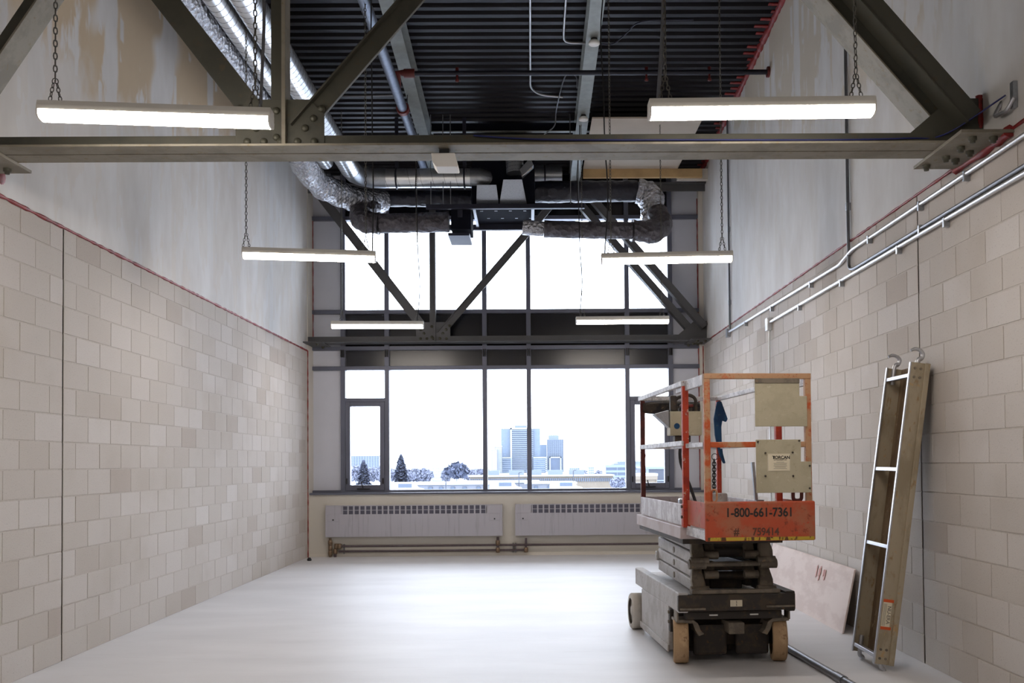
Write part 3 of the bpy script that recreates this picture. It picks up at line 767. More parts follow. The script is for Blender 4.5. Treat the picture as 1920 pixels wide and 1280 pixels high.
# ------------------------------------------------------------------ small roof items
def disc(px, py, Z, label):
    p = aZ(px, py, Z); T = thing('smoke_detector', label, 'detector', p, 'round white detectors on the roof beam')
    MB().lathe((0, 0, 0), (0, 0, 1), [(0, 0), (.055, 0), (.062, .01), (.06, .03), (.045, .045), (0, .05)], 24).build('cover', 'white_plastic', T)
    MB().lathe((0, 0, 0), (0, 0, 1), [(.035, .045), (.035, deck_z(p.y)-.3-p.z)], 16).build('mount', 'black_part', T)
for px, py, lb in ((1114, 84, 'round white detector on roof beam, the nearer one'), (1094, 226, 'round white detector on roof beam, the farther one')):
    Z = 5.9
    for _ in range(6): Z = deck_z(aZ(px, py, Z).y)-.37
    disc(px, py, Z, lb)
def run(name, label, cat, pts, r, mat, fil=.12):
    T = thing(name, label, cat, pts[0]); MB().tube(round_path([Vector(p)-T.location for p in pts], fil), r, 10).build('tube', mat, T); return T
def dk(px, py, off=.03):
    Z = 6.2
    for _ in range(8): Z = deck_z(aZ(px, py, Z).y)-off
    return aZ(px, py, Z)
q = dk(994, 165)
run('conduit_run', 'straight white conduit fixed along the centre of roof deck', 'conduit', [(dk(997, 0).x, YB+.06, deck_z(YB+.06)-.03), q, dk(1012, 178), dk(1055, 182)], .013, 'conduit', .3)
q1 = dk(1057, 60)
run('conduit_run', 'white conduit bending to the nearer round detector', 'conduit', [(dk(1063, 0).x, YB+.06, deck_z(YB+.06)-.03), q1, dk(1057, 80), dk(1106, 81)], .013, 'conduit', .25)
run('cable_loop', 'dark flexible cable looping right from the nearer detector', 'cable', smooth_path([dk(1122, 82), dk(1150, 82), dk(1175, 62), dk(1205, 40), dk(1300, 37)], 4), .008, 'strut', .02)
run('cable_loop', 'grey cable loop drooping from deck left of the farther detector', 'cable', smooth_path([dk(1020, 252, .3), dk(1040, 235, .2), dk(1043, 206, .06), dk(1060, 142, .05), dk(1080, 143, .05), dk(1082, 165, .1)], 4), .008, 'conduit_dull', .02)
T = thing('roof_angle', 'thin pale steel angle crossing the deck behind sprinkler branch', 'beam', (0, 13.05, deck_z(13.05)-.16))
a, b = aY(808, 205, 13.05).x, aY(1215, 205, 13.05).x
MB().box(a, b, 0, .06, -.012, 0).build('flange', 'galv_beam', T); MB().box(a, b, .05, .06, 0, .12).build('web', 'unit_black', T)
# white box sensor under the near chord
p = aY(832, 299, 5.62)
T = thing('ceiling_sensor', 'white rounded box hanging below the middle of near truss', 'sensor', (p.x, 5.62, p.z))
MB().prism([(-.075, 0, .04), (.065, 0, .04), (.085, 0, -.035), (.08, 0, -.042), (-.045, 0, -.042), (-.066, 0, -.015)], (0, 1, 0), .14).build('shell', 'white_plastic', T, .008)
MB().box(-.03, .03, .03, .1, .04, .1).build('bracket', 'black_part', T)
pts = [aY(888, 254, 5.69), aY(960, 259, 5.69), aY(1060, 262, 5.69), aY(1300, 262, 5.69), aY(1560, 262, 5.69), aY(1700, 259, 5.69), aY(1772, 252, 5.69), Vector((WR-.02, 5.40, 3.50))]
run('blue_cable', 'thin blue cable lying along the near truss chord', 'cable', smooth_path(pts, 4), .005, 'blue_cable', .02)
for px in (891, 1071, 1690):
    pass
# ------------------------------------------------------------------ conduits on the right wall
CX = WR-.025
def conduit(label, pts, r=.014, mat='conduit', fil=.12, clips=()):
    T = thing('wall_conduit', label, 'conduit', pts[0], 'conduits on the right block wall')
    MB().tube(round_path([Vector(p)-T.location for p in pts], fil), r, 12).build('tube', mat, T)
    for y, z in clips:
        o = Vector((CX, y, z))-T.location
        MB().box(o.x-.018, o.x+.022, o.y-.012, o.y+.012, o.z-.045, o.z+.02).build('clip', 'galv', T, .003)
    return T
y1, z1 = aX(1581, 487, CX).yz; zc1 = 3.195; zc2 = 2.98
J1 = aX(1366, 624, CX); J2 = aX(1443, 606, CX)
conduit('upper wall conduit with a kink near the vertical pipe', [(CX, YB, 3.2), (CX, y1-.25, 3.2), (CX, y1, 3.2-.04), (CX, y1+.1, 3.2-.06), (CX, J1.y-.05, J1.z+.01)], .015, fil=.05, clips=[(6.6, 3.2), (7.6, 3.2), (5.9, 3.2), (9.2, 3.14), (10.7, 3.15), (12, 3.17)])
conduit('lower wall conduit ending at the switch box', [(CX, YB, 2.985), (CX, J2.y-.05, J2.z+.01)], .016, clips=[(6.2, 2.985), (7.0, 2.985), (8.3, 2.985), (9.6, 2.985)])
v = aX(1591, 470, CX)
conduit('conduit turning from the lower pair up the right drywall', [(CX, YB, 3.035), (CX, v.y-.1, 3.03), (CX, v.y, 3.06), (CX, v.y, 6.3)], .014, 'conduit_dull', .16, clips=[(v.y, 5.0), (v.y, 3.6), (6.6, 3.035)])
v = aX(1367, 500, CX)
conduit('vertical conduit on right drywall above the small junction box', [(CX, v.y, J1.z), (CX, v.y, 6.1)], .014, 'conduit_dull', clips=[(v.y, 4.6), (v.y, 3.6)])
T = thing('junction_box', 'small grey junction box high on the right wall', 'electrical box', (WR, J1.y+.02, J1.z)); MB().box(-.045, -.002, -.05, .05, -.055, .055).build('body', 'galv', T, .004); MB().box(-.05, -.045, -.055, .055, -.06, .06).build('cover', 'galv', T, .002)
T = thing('switch_box', 'white switch box where the lower conduit ends', 'electrical box', (WR, J2.y+.02, J2.z)); MB().box(-.055, -.002, -.05, .05, -.08, .06).build('body', 'conduit', T, .004); MB().box(-.06, -.055, -.05, .05, -.08, .06).build('cover', 'galv', T, .002)
conduit('thin conduit dropping from the switch box to the floor outlet', [(CX, J2.y+.02, J2.z-.07), (CX, J2.y+.03, J2.z-.3), (CX, J2.y+.03, .42)], .011, 'conduit', .05)
T = thing('wall_outlet', 'small outlet box low on right wall behind plywood', 'electrical box', (WR, J2.y+.03, .36)); MB().box(-.05, -.002, -.04, .04, -.06, .06).build('body', 'galv', T, .004); MB().box(-.054, -.05, -.04, .04, -.06, .06).build('cover', 'conduit', T, .002)
p = aX(1895, 195, WR)
T = thing('beam_clamp', 'small shiny steel clamp on upper right drywall', 'clamp', p)
MB().tube(round_path([(0, .1, .05), (-.05, .1, -.04), (-.05, -.05, -.06), (-.03, -.1, 0)], .04), .012, 8).build('hook', 'aluminium', T); MB().box(-.03, -.002, -.09, -.05, -.05, .1).build('plate', 'galv', T, .003)
for px, py, n in ((583, 363, 'left'),):
    p = aX(px, py, WL+.004); T = tag(MB().lathe(p, (1, 0, 0), [(.0, .012), (.06, .01), (.11, .004), (.12, 0)], 12).build('sealant_patch', 'red_sealant'), 'drip of red sealant on left drywall beside the foil duct', 'sealant'); T.scale = (1, 1, 1)
p = aX(2, 330, WL+.004); tag(MB().lathe(p, (1, 0, 0), [(0, .012), (.03, .01), (.05, .004), (.055, 0)], 12).build('sealant_patch', 'red_sealant'), 'red sealant blob at left picture edge under near truss', 'sealant')

# ------------------------------------------------------------------ radiators
def radiator(x0, x1, label, n):
    T = thing('radiator', label, 'radiator', ((x0+x1)/2, YK-.09, .26), 'wall convectors below the window'); o = T.location
    z0, z1 = aY(700, 1006, YK-.09).z, aY(700, 947, YK-.09).z
    def Bx(nm, a, b, c, d, e, f, m, bv=.004, par=T): return MB().box(a-o.x, b-o.x, c-o.y, d-o.y, e-o.z, f-o.z).build(nm, m, par, bv)
    ya = YK-.10
    e = .25
    g0, g1 = x0+e+.01, x1-e+.0; gz0, gz1 = z1-.135, z1-.012
    Bx('body', x0, x1, ya+.012, YK, z0, z1, 'radiator')
    front = Bx('front_panel', x0, x1, ya, ya+.012, z0, gz0, 'radiator', .003)
    Bx('top_strip', x0, x1, ya, ya+.012, gz1, z1, 'radiator', .003)
    Bx('end_panel', x0, g0, ya, ya+.012, gz0, gz1, 'radiator', .002); Bx('end_panel', g1, x1, ya, ya+.012, gz0, gz1, 'radiator', .002)
    Bx('grille_backing', g0, g1, ya+.006, ya+.0125, gz0, gz1, 'grille_dark', 0)
    p = (g1-g0)/n
    for i in range(n+1): Bx('grille_bar', g0+p*i-.012, g0+p*i+.012, ya, ya+.01, gz0, gz1, 'radiator', .002)
    Bx('grille_wire', g0, g1, ya+.002, ya+.006, (gz0+gz1)/2-.004, (gz0+gz1)/2+.004, 'radiator', 0)
    for xx in (x0+.12, x1-.12):
        d = Bx('access_flap', xx-.085, xx+.085, ya-.004, ya, gz0-.11, gz0-.0, 'radiator', .002)
        MB().cyl(Vector((xx, ya-.004, gz0-.085))-o, Vector((xx, ya-.014, gz0-.085))-o, .012, 10).build('flap_knob', 'black_part', d)
    for xx in (x0+.001, x1-.009): Bx('end_cap', xx, xx+.008, ya-.002, YK, z0-.004, z1+.004, 'radiator', .002)
    return T
xr = [aY(px, 975, YK-.1).x for px in (610, 942, 966, 1296)]
radiator(xr[0], xr[1], 'long grey wall radiator on the left below the window', 25)
radiator(xr[2], xr[3], 'grey wall radiator on the right, partly hidden by the lift', 25)
def hp(px, py): return aY(px, py, YK-.06)
T = thing('heating_pipe', 'two dark heating pipes with valves running below the radiators', 'pipe', (0, YK-.06, 0)); o = T.location
def tb(n, pts, r, m, f=.04): MB().tube(round_path([Vector(p)-o for p in pts], f), r, 10).build(n, m, T)
za, zb2 = hp(800, 1022.5).z, hp(800, 1032).z
tb('supply_pipe', [(hp(632, 1).x, YK-.06, za), (WR-.2, YK-.06, za)], .017, 'copper_pipe')
tb('return_pipe', [(hp(632, 1).x, YK-.06, zb2), (hp(979, 1).x, YK-.06, zb2), (hp(979, 1).x, YK-.06, .27)], .017, 'copper_pipe')
tb('riser', [(hp(617, 1).x, YK-.06, .29), (hp(617, 1).x, YK-.06, 0)], .02, 'brass'); tb('riser', [(hp(626, 1).x, YK-.06, zb2), (hp(626, 1).x, YK-.06, 0)], .02, 'copper_pipe')
tb('riser', [(hp(927, 1).x, YK-.06, .29), (hp(927, 1).x, YK-.06, zb2)], .02, 'copper_pipe')
for px, z in ((617, .22), (617, .14), (617, .06), (628, za), (634, za), (927, zb2), (979, zb2), (626, zb2), (927, .2)):
    q = Vector((hp(px, 1).x, YK-.06, z))-o
    MB().lathe(q, (0, 0, 1), [(0, -.04), (.03, -.038), (.034, -.01), (.034, .01), (.03, .038), (0, .04)], 10).build('valve', 'brass', T)
for px in (642, 955, 960):
    q = hp(px, 1).x; MB().box(q-.006, q+.006, .0, .06, zb2-.04, za+.03).build('pipe_clip', 'conduit_dull', T)

# ------------------------------------------------------------------ scissor lift
A = Vector((1.006, 6.821, 0)); AR = math.radians(4.1)
LF = thing('scissor_lift', 'dirty orange and grey scissor lift with railed platform, parked on the right', 'scissor lift', A, rz=AR)
ca, sa = math.cos(AR), math.sin(AR); LU = Vector((ca, sa, 0)); LV = Vector((-sa, ca, 0))
def fr(px, py, v): p = hit(px, py, LV, v+LV.dot(A))-A; return Vector((p.dot(LU), v, p.z))
def sd_(px, py, u): p = hit(px, py, LU, u+LU.dot(A))-A; return Vector((u, p.dot(LV), p.z))
def lb(n, x0, x1, y0, y1, z0, z1, mat, bv=.004, par=LF): return MB().box(x0, x1, y0, y1, z0, z1).build(n, mat, par, bv)
W_ = .81
# chassis
lb('chassis_beam', .0, .07, -.17, 1.48, .375, .515, 'lift_grey', .008)
lb('chassis_beam', W_-.07+.02, W_+.02, -.17, 1.48, .375, .515, 'lift_black', .008)
lb('chassis_top', .07, W_-.05, 0, 1.46, .455, .475, 'lift_grey', .002)
cf = lb('front_beam', .0, W_+.02, -.175, -.13, .385, .50, 'lift_black', .006)
lb('bumper_lip', .01, .19, -.185, -.17, .395, .41, 'lift_arm', .003, cf); lb('bumper_lip', .62, W_+.01, -.185, -.17, .405, .42, 'lift_arm', .003, cf)
lb('maker_plate', .365, .45, -.178, -.174, .415, .46, 'cream_label', .001, cf)
text('ʃ\n§'.replace('ʃ', 'S').replace('§', '5'), .02, 'ink', cf, Matrix.Translation((.408, -.1795, .436)) @ Matrix.Rotation(math.pi/2, 4, 'X'), 'emblem')
lb('front_roller_bar', .1, W_-.08, -.16, -.11, .50, .53, 'lift_arm', .006)
lb('under_frame', .06, W_-.06, -.12, -.06, .32, .375, 'lift_black', .004)
lb('axle_block', .36, .47, -.16, .05, .22, .30, 'lift_arm', .006)
lb('drive_plate', .14, .385, -.02, .02, .05, .27, 'lift_black', .02); lb('drive_plate', .45, .69, -.02, .02, .05, .27, 'lift_black', .02)
lb('pothole_bar', .12, W_-.12, .2, .23, .04, .09, 'lift_black', .004)
lb('belly_pan', .05, W_-.05, .1, 1.4, .10, .375, 'lift_black', .006)
for xx in (.23, .52): lb('warning_tab', xx, xx+.06, -.124, -.119, .345, .355, 'white_plastic', .001)
# side cabinet
cab = MB().hexa([(.0, .16, .06), (.06, .16, .06), (.06, 1.2, .06), (.0, 1.2, .06), (.0, .16, .385), (.06, .16, .385), (.06, 1.2, .37), (.0, 1.2, .37)]).build('side_tray', 'lift_grey', LF, .008)
MB().box(-.012, .0, .14, 1.22, .05, .10).build('tray_lip', 'lift_grey', cab, .004)
MB().box(.0, .02, .10, .155, .2, .36).build('hinge_plate', 'lift_black', cab, .003)
for z in (.34, .27): MB().cyl((-.01, .13, z), (.03, .13, z), .012, 10).build('hinge_pin', 'lift_arm', cab)
lb('side_tray', W_-.02, W_+.0, .16, 1.2, .06, .375, 'lift_grey', .008)
# wheels
def wheel(x0, x1, y, r, mat, hub, steer=0):
    h = (x1-x0)/2
    wl = MB().lathe((-h, 0, 0), (1, 0, 0), [(r*.72, .0), (r*.94, 0), (r, .012), (r, 2*h-.012), (r*.94, 2*h), (r*.72, 2*h)], 40).build('wheel', mat, LF)
    wl.location = ((x0+x1)/2, y, r); wl.rotation_euler.z = steer
    MB().lathe((-h, 0, 0), (1, 0, 0), [(0, .012), (r*.25, .006), (r*.3, .02), (r*.72, .022), (r*.72, 2*h-.02), (r*.3, 2*h-.02), (0, 2*h-.01)], 32).build('wheel_hub', hub, wl)
wheel(.0, .105, .0, .158, 'wheel_tan', 'lift_black', -.2); wheel(W_-.1, W_, .0, .158, 'wheel_tan', 'lift_black', -.2)
wheel(-.055, .05, 1.42, .152, 'wheel_pale', 'wheel_pale'); wheel(W_-.05, W_+.055, 1.42, .152, 'wheel_pale', 'wheel_pale')
for s, x in ((1, .0), (-1, W_)):       # steering yokes over the front wheels
    mb = MB(); pr_ = [(0, .318), (.12, .318), (.155, .29), (.175, .24), (.2, .215), (.16, .2), (.135, .24), (.118, .29), (0, .297)]
    mb.prism([(x+s*a, -.1, b) for a, b in pr_], (0, 1, 0), .16); mb.build('steering_yoke', 'lift_arm', LF, .004)
    MB().box(*sorted((x+s*.0, x+s*.012)), -.12, -.02, .31, .385).build('yoke_strap', 'lift_arm', LF, .003)
# scissor stack: flat arms on both sides, folded
def arm(x, y0, z0, y1, z1, h=.088, wd=.045, mat='lift_grey'):
    mb = MB().bar((x, y0, z0), (x, y1, z1), wd, h, (0, 0, 1)); return mb.build('scissor_arm', mat, LF, .008)
zs0 = .56; hs_ = .096
for lvl in range(4):
    za_ = .535+lvl*hs_; zb_2 = .575+lvl*hs_
    fz_, rz_ = (za_+.01, zb_2) if lvl % 2 == 0 else (zb_2-.01, za_+.02)
    o = arm(.175, .0, za_, 1.22, za_+.03, .084, .05)
    MB().cyl((.145, .62, za_+.015), (.155, .62, za_+.015), .024, 12).build('pivot_pin', 'lift_arm', o)
    arm(W_-.155, .0, za_, 1.22, za_+.03, .084, .05, 'lift_black')
    arm(.26, .06, za_+.03, 1.16, za_, .08, .045, 'lift_black'); arm(W_-.24, .06, za_+.03, 1.16, za_, .08, .045, 'lift_black')
# knuckles at the front ends: blocky rounded ends, alternating in and out
kn = [(.175, -.05, .585), (.175, -.05, .79), (W_-.155, -.05, .585), (W_-.155, -.05, .79)]
for i, (x, y, z) in enumerate(kn):
    s = 1 if x < .4 else -1
    mb = MB().prism([(x-.05, y-.05, z-.085), (x+.05, y-.05, z-.085), (x+.045, y-.02, z-.02), (x+.03, y+.03, z+.085), (x-.04, y+.03, z+.085), (x-.055, y-.02, z+.0)] if s > 0 else [(x-.05, y-.05, z-.085), (x+.05, y-.05, z-.085), (x+.055, y-.02, z), (x+.04, y+.03, z+.085), (x-.03, y+.03, z+.085), (x-.045, y-.02, z-.02)], (0, 1, 0), .06)
    k_ = mb.build('arm_knuckle', 'lift_arm', LF, .012)
    MB().cyl((x-s*.065, y-.025, z-.065), (x+s*.065, y-.025, z-.065), .028, 14).build('pivot_pin', 'lift_arm', k_)
for x, z in ((.27, .66), (W_-.25, .66), (.27, .80), (W_-.25, .80)):
    MB().bar((x, .0, z-.05), (x, .06, z+.04), .07, .06, (0, 0, 1)).build('inner_knuckle', 'lift_arm', LF, .01)
    MB().cyl((x-.05, -.03, z-.04), (x+.05, -.03, z-.04), .03, 14).build('roller', 'lift_arm', LF)
for x, z in ((.16, .70), (W_-.14, .70)):
    MB().cyl((x-.06, -.07, z), (x+.06, -.07, z), .035, 16).build('roller', 'lift_arm', LF)
MB().cyl((.1, -.075, .70), (W_-.08, -.075, .70), .018, 12).build('cross_shaft', 'lift_arm', LF)
for z in (.60, .67, .78, .83): MB().cyl((.15, .08, z), (W_-.13, .08, z), .032, 12).build('cross_shaft', 'lift_black', LF)
MB().cyl((.3, .1, .78), (.56, .1, .78), .05, 16).build('hydraulic_cylinder', 'lift_black', LF)
lb('hydraulic_manifold', .3, .54, .12, .3, .5, .60, 'lift_black', .01)
lb('rear_knuckle', .13, .2, 1.2, 1.26, .60, .68, 'lift_grey', .012)
# main platform
P0, P1 = -.34, 1.28
PR = .695
lb('platform_deck', -.02, PR+.02, P0, P1, .9, .985, 'deck_mauve', .006)
lb('deck_rib', .0, PR, P0+.02, P1-.02, .865, .9, 'lift_black', .003)
lb('toe_board', .0, .012, P0+.02, P1-.08, .99, 1.135, 'toe_spattered', .003); lb('toe_board', PR-.012, PR, P0+.02, P1-.08, .99, 1.135, 'toe_spattered', .003)
lb('toe_board', .0, PR, P1-.09, P1-.08, .99, 1.135, 'toe_spattered', .003)
def post(x, y, z0, z1, mat, s=.038): return lb('post', x, x+s, y, y+s, z0, z1, mat, .004)
TOP = 1.935
post(-.0, P1-.12, .99, TOP, 'lift_dark_red'); post(PR-.05, P1-.12, .99, TOP, 'lift_red')
pf = post(-.0, P0-.02, .98, TOP, 'lift_red', .042); post(PR-.05, P0-.02, .98, TOP, 'lift_red', .042)
for z in (1.05, 1.12): MB().cyl((.0, P0, z), (-.014, P0, z), .01, 8).build('bolt', 'lift_black', pf)
lb('post_sleeve', -.004, .045, P0-.025, P0+.03, .98, 1.14, 'lift_red', .003)
for x in (-.008, PR-.035):
    lb('top_rail', x, x+.03, P0-.02, P1-.05, TOP-.0, TOP+.035, 'rail_spattered', .004)
    lb('mid_rail', x, x+.022, P0-.02, P1-.1, 1.53, 1.565, 'rail_spattered', .003)
lb('top_rail', .0, PR-.02, P1-.1, P1-.07, TOP, TOP+.035, 'rail_spattered', .004); lb('mid_rail', 0, PR-.02, P1-.1, P1-.075, 1.53, 1.565, 'rail_spattered', .003)
# extension deck pulled out towards the viewer
E0 = -.85; ex0, ex1 = .022, .715
lb('extension_deck', ex0+.02, ex1-.02, E0+.01, .2, .945, .975, 'lift_grey', .004)
lb('extension_side', ex0, ex0+.012, E0+.01, .1, .93, .99, 'rail_spattered', .002); lb('extension_side', ex1-.012, ex1, E0+.01, .1, .93, .99, 'rail_spattered', .002)
lb('toe_board', ex0+.004, ex0+.014, E0+.01, P0+.1, 1.0, 1.165, 'lift_panel_orange', .002); lb('toe_board', ex1-.014, ex1-.004, E0+.01, P0+.1, 1.0, 1.165, 'lift_panel_orange', .002)
fp = lb('front_toe_panel', ex0-.005, ex1+.006, E0-.02, E0+.005, .925, 1.172, 'lift_panel_orange', .01)
hz = lb('hazard_strip', ex0+.01, ex1-.005, E0-.0215, E0-.0195, .929, .95, 'hazard_strip', 0, fp)
RXm = Matrix.Rotation(math.pi/2, 4, 'X')
def ftext(body, px, py, size, mat, par, v=E0-.0206, **kw): p = fr(px, py, v); return text(body, size, mat, par, Matrix.Translation((p.x, v, p.z)) @ RXm, **kw)
ftext('1-800-661-7361', 1424, 961, .078, 'ink', fp, bold=.0016, sx=.86)
ftext('759414', 1436, 997, .066, 'ink_faded', fp, bold=.0015, sx=.86); ftext('#', 1381, 997, .066, 'ink_faded', fp, bold=.0015, sx=.86)
op = 'lift_orange'
zt_ = 1.975
pl = lb('extension_post', ex0, ex0+.038, E0-.005, E0+.03, 1.16, zt_, op, .004); lb('extension_post', ex1-.045, ex1-.007, E0-.005, E0+.03, 1.16, zt_, op, .004)
lb('top_rail', ex0, ex1-.007, E0-.008, E0+.03, zt_-.035, zt_, op, .004)
lb('mid_rail', ex0+.038, ex1-.045, E0-.004, E0+.025, 1.51, 1.545, op, .004)
for x in (ex0-.004, ex1-.02):
    lb('top_rail', x, x+.022, E0+.03, -.08, TOP-.032, zt_-.003, 'rail_spattered', .004)
    lb('mid_rail', x, x+.02, E0+.03, .1, 1.515, 1.545, 'rail_spattered', .003)
# beige plates on the front rails
def plate(n, p0, p1, notch, v, mat='control_beige'):
    a = fr(*p0, v); b = fr(*p1, v); nx = fr(notch[0], notch[2], v); nz = fr(notch[0], notch[1], v)
    m = MB().prism([(a.x, v, a.z), (nz.x, v, a.z), (nx.x, v, nx.z), (b.x, v, nx.z), (b.x, v, b.z), (a.x, v, b.z)], (0, 1, 0), .006)
    return m.build(n, mat, LF, .004)
v1 = E0-.016
up_ = plate('beige_plate', (1415, 709), (1514, 799), (1499, 709, 742), v1)
p = fr(1415, 709, v1); q = fr(1499, 718, v1); MB().box(p.x, q.x, v1-.004, v1, q.z, p.z+.0).build('plate_fold', 'lift_arm', up_, .002)
lo_ = plate('control_plate', (1417, 824), (1522, 923), (1502, 824, 865), v1-.01)
for px, py in ((1421, 828), (1498, 826), (1518, 873), (1518, 915), (1435, 849), (1486, 848), (1435, 892), (1487, 892)):
    p = fr(px, py, v1-.01); MB().cyl(p, p+Vector((0, -.006, 0)), .006, 8).build('screw', 'lift_black', lo_)
a = fr(1439, 850, v1-.012); b = fr(1482, 883, v1-.012)
lab = MB().box(a.x, b.x, v1-.0118, v1-.0102, b.z, a.z).build('data_label', 'cream_label', lo_)
bd = .0035
mb = MB()
for (x0, x1, z0, z1) in ((a.x+.002, b.x-.002, a.z-bd, a.z-bd+.001), (a.x+.002, b.x-.002, b.z+bd, b.z+bd+.001), (a.x+.002, a.x+.003, b.z+bd, a.z-bd), (b.x-.003, b.x-.002, b.z+bd, a.z-bd)): mb.box(x0, x1, v1-.0124, v1-.0118, z0, z1)
mb.build('label_border', 'ink_soft', lo_)
ftext('TORCAN', 1464.5, 857.5, .027, 'ink', lo_, v=v1-.012, bold=.0008)
c = fr(1451.5, 857.5, v1-.0122); MB().prism([c+Vector(q) for q in ((-.006, 0, 0), (0, 0, -.009), (.004, 0, -.006), (.001, 0, 0), (.004, 0, .006), (0, 0, .009))], (0, -1, 0), .0006).build('emblem', 'ink', lo_)
ftext('LIFT EQUIPMENT LTD.', 1463, 862, .0085, 'ink_soft', lo_, v=v1-.012, bold=.0002)
mb = MB()
for k in range(6):
    wd = (.05, .085, .08, .085, .07, .085)[k]; c = fr(1463, 866+2.4*k, v1-.012)
    mb.box(c.x-wd/2, c.x+wd/2, v1-.0124, v1-.0118, c.z-.0011, c.z+.0011)
mb.build('label_print', 'ink_soft', lo_)
# u-shaped bracket, chain, ladder-like gate bits
MB().tube(round_path([fr(1487, 923, E0+.01), fr(1487, 938, E0+.01), fr(1503, 938, E0+.01), fr(1503, 923, E0+.01)], .03), .012, 8).build('lanyard_bracket', 'lift_dark_red', LF)
MB().tube([fr(x, y, E0+.03) for x, y in ((1334, 921), (1337, 918), (1341, 918), (1344, 922), (1344, 936), (1341, 941), (1336, 941), (1334, 937))], .007, 8, closed=True).build('tie_eye', 'lift_orange', LF)
ch = MB(); q0, q1 = fr(1339, 862, 1.1), fr(1339, 940, 1.1)
n = 15
for i in range(n):
    c0 = q0.lerp(q1, (i+.5)/n); r_ = []
    for k in range(8):
        t_ = 2*math.pi*k/8; r_.append(c0+(Vector((math.cos(t_)*.015, 0, math.sin(t_)*.022)) if i % 2 else Vector((0, math.cos(t_)*.015, math.sin(t_)*.022))))
    ch.tube(r_, .0042, 4, closed=True)
ch.build('gate_chain', 'black_part', LF)
def ring(px, py, v, r): c = fr(px, py, v); MB().tube([c+Vector((math.cos(k*.524)*r, 0, math.sin(k*.524)*r)) for k in range(12)], .003, 5, closed=True).build('chain_ring', 'black_part', LF)
ring(1340, 856, 1.1, .026); c = sd_(1204, 854, .02); MB().tube([c+Vector((math.cos(k*.524)*.03, 0, math.sin(k*.524)*.03)) for k in range(12)], .003, 5, closed=True).build('chain_ring', 'black_part', LF)
# swing bracket behind the plate
a = fr(1411, 866, -.3); b = fr(1418, 938, -.3); MB().bar(a, b, .02, .03, (0, 1, 0)).build('gate_arm', 'galv', LF, .002); c = fr(1432, 938, -.3); MB().bar(b, c, .02, .012, (0, 0, 1)).build('gate_foot', 'galv', LF, .002)
# control station hung on the left rails
cb0 = fr(1281, 765, .35)
cs = MB().box(.06, .30, .3, .42, sd_(1288, 812, .06).z, 1.80).build('control_box', 'control_beige', LF, .006)
zc0, zc1 = cs.bound_box[0][2], cs.bound_box[1][2]
MB().cyl((.11, .299, zc0+.07), (.11, .297, zc0+.07), .022, 16).build('blue_sticker', 'rag_blue', cs)
MB().box(.1, .22, .32, .4, zc0-.05, zc0).build('connector', 'lift_black', cs, .006)
MB().prism([(-.06, .3, zc1-.02), (.05, .3, zc1+.01), (.05, .3, zc0+.06)], (0, 1, 0), .1).build('side_bracket', 'galv', cs, .003)
MB().tube(round_path([(.11, .36, zc1), (.11, .36, zc1+.1), (.22, .36, zc1+.13), (.27, .36, zc1+.1), (.27, .36, zc1)], .04), .013, 8).build('handle_guard', 'lift_black', cs)
MB().lathe((.19, .36, zc1), (0, 0, 1), [(.05, 0), (.055, .02), (.03, .05), (.02, .07), (.025, .11), (0, .12)], 14).build('joystick', 'lift_black', cs)
MB().box(.14, .24, .3, .34, zc1+.03, zc1+.055).build('stop_button', 'red_coupling', cs, .01)
MB().box(.07, .12, .32, .38, zc1, zc1+.12).build('key_switch', 'lift_black', cs, .012)
MB().tube(smooth_path([(.15, .36, zc0-.04), (.15, .36, zc0-.2), (.22, .33, zc0-.4), (.27, .3, zc0-.6), (.25, .28, zc0-.72), (.18, .25, zc0-.85)], 5), .012, 8).build('control_cable', 'black_cord', LF)
# foam wrapped bar under the rear top rail
zz = sd_(1210, 765, .05).z
MB().tube([(.02, P1-.1, zz), (.1, P1-.1, zz), (.2, P1-.1, zz+.005), (.34, P1-.1, zz), (.5, P1-.1, zz)], [.042, .052, .055, .055, .05], 14).build('padded_rail', 'foam_wrap', LF)
lb('rail_clamp', .07, .12, .06, .12, 1.08, 1.16, 'galv', .01)

# things lying on the lift
def lw(v): return A+LU*v[0]+LV*v[1]+Vector((0, 0, v[2]))
p0 = lw(fr(1345, 752, .15)); 
rag_px = [(1345, 752), (1353, 752), (1365, 785), (1362, 791), (1355, 788), (1353, 800), (1354, 830), (1356, 850), (1361, 868), (1357, 869), (1349, 852), (1344, 830), (1341, 815), (1339, 785)]
vv = W_-.11
# blue rag hanging from the mid-right rear post
def rag():
    vd = 1.12
    pts = [lw(fr(x, y, vd)) for x, y in rag_px]
    c = sum(pts, Vector())/len(pts); T = tag(MB().prism(pts, LV, .03).build('rag', 'rag_blue'), 'paint-stained blue rag hanging from the right rail of the lift', 'rag')
    s = T.modifiers.new('bevel', 'BEVEL'); s.width = .008; s.segments = 3
    return T
rag()
c = lw((.27, -.25, .985)); tag(MB().lathe(c, (0, 0, 1), [(0, 0), (.055, 0), (.06, .01), (.06, .21), (.056, .22), (0, .22)], 20).build('paint_can', 'lift_grey'), 'small round tin standing on the lift platform behind the orange panel', 'can')

# ------------------------------------------------------------------ aluminium plank leaning on the right wall
b0 = Vector((2.31, 6.70, .055)); t0 = Vector((2.60, 6.68, 2.09))
ax = (t0-b0); LEN = ax.length; ax.normalize(); wy = Vector((0, 1, 0)); nn = wy.cross(ax).normalized()
if nn.x > 0: nn = -nn
mt = Matrix.Identity(4)
for i, v in enumerate((-wy, -nn, ax)):
    for j in range(3): mt[j][i] = v[j]
mt.translation = b0
PK = bpy.data.objects.new('scaffold_plank', None); COL.objects.link(PK); PK.matrix_world = mt
tag(PK, 'aluminium scaffold plank with hooks leaning on the right block wall', 'plank')
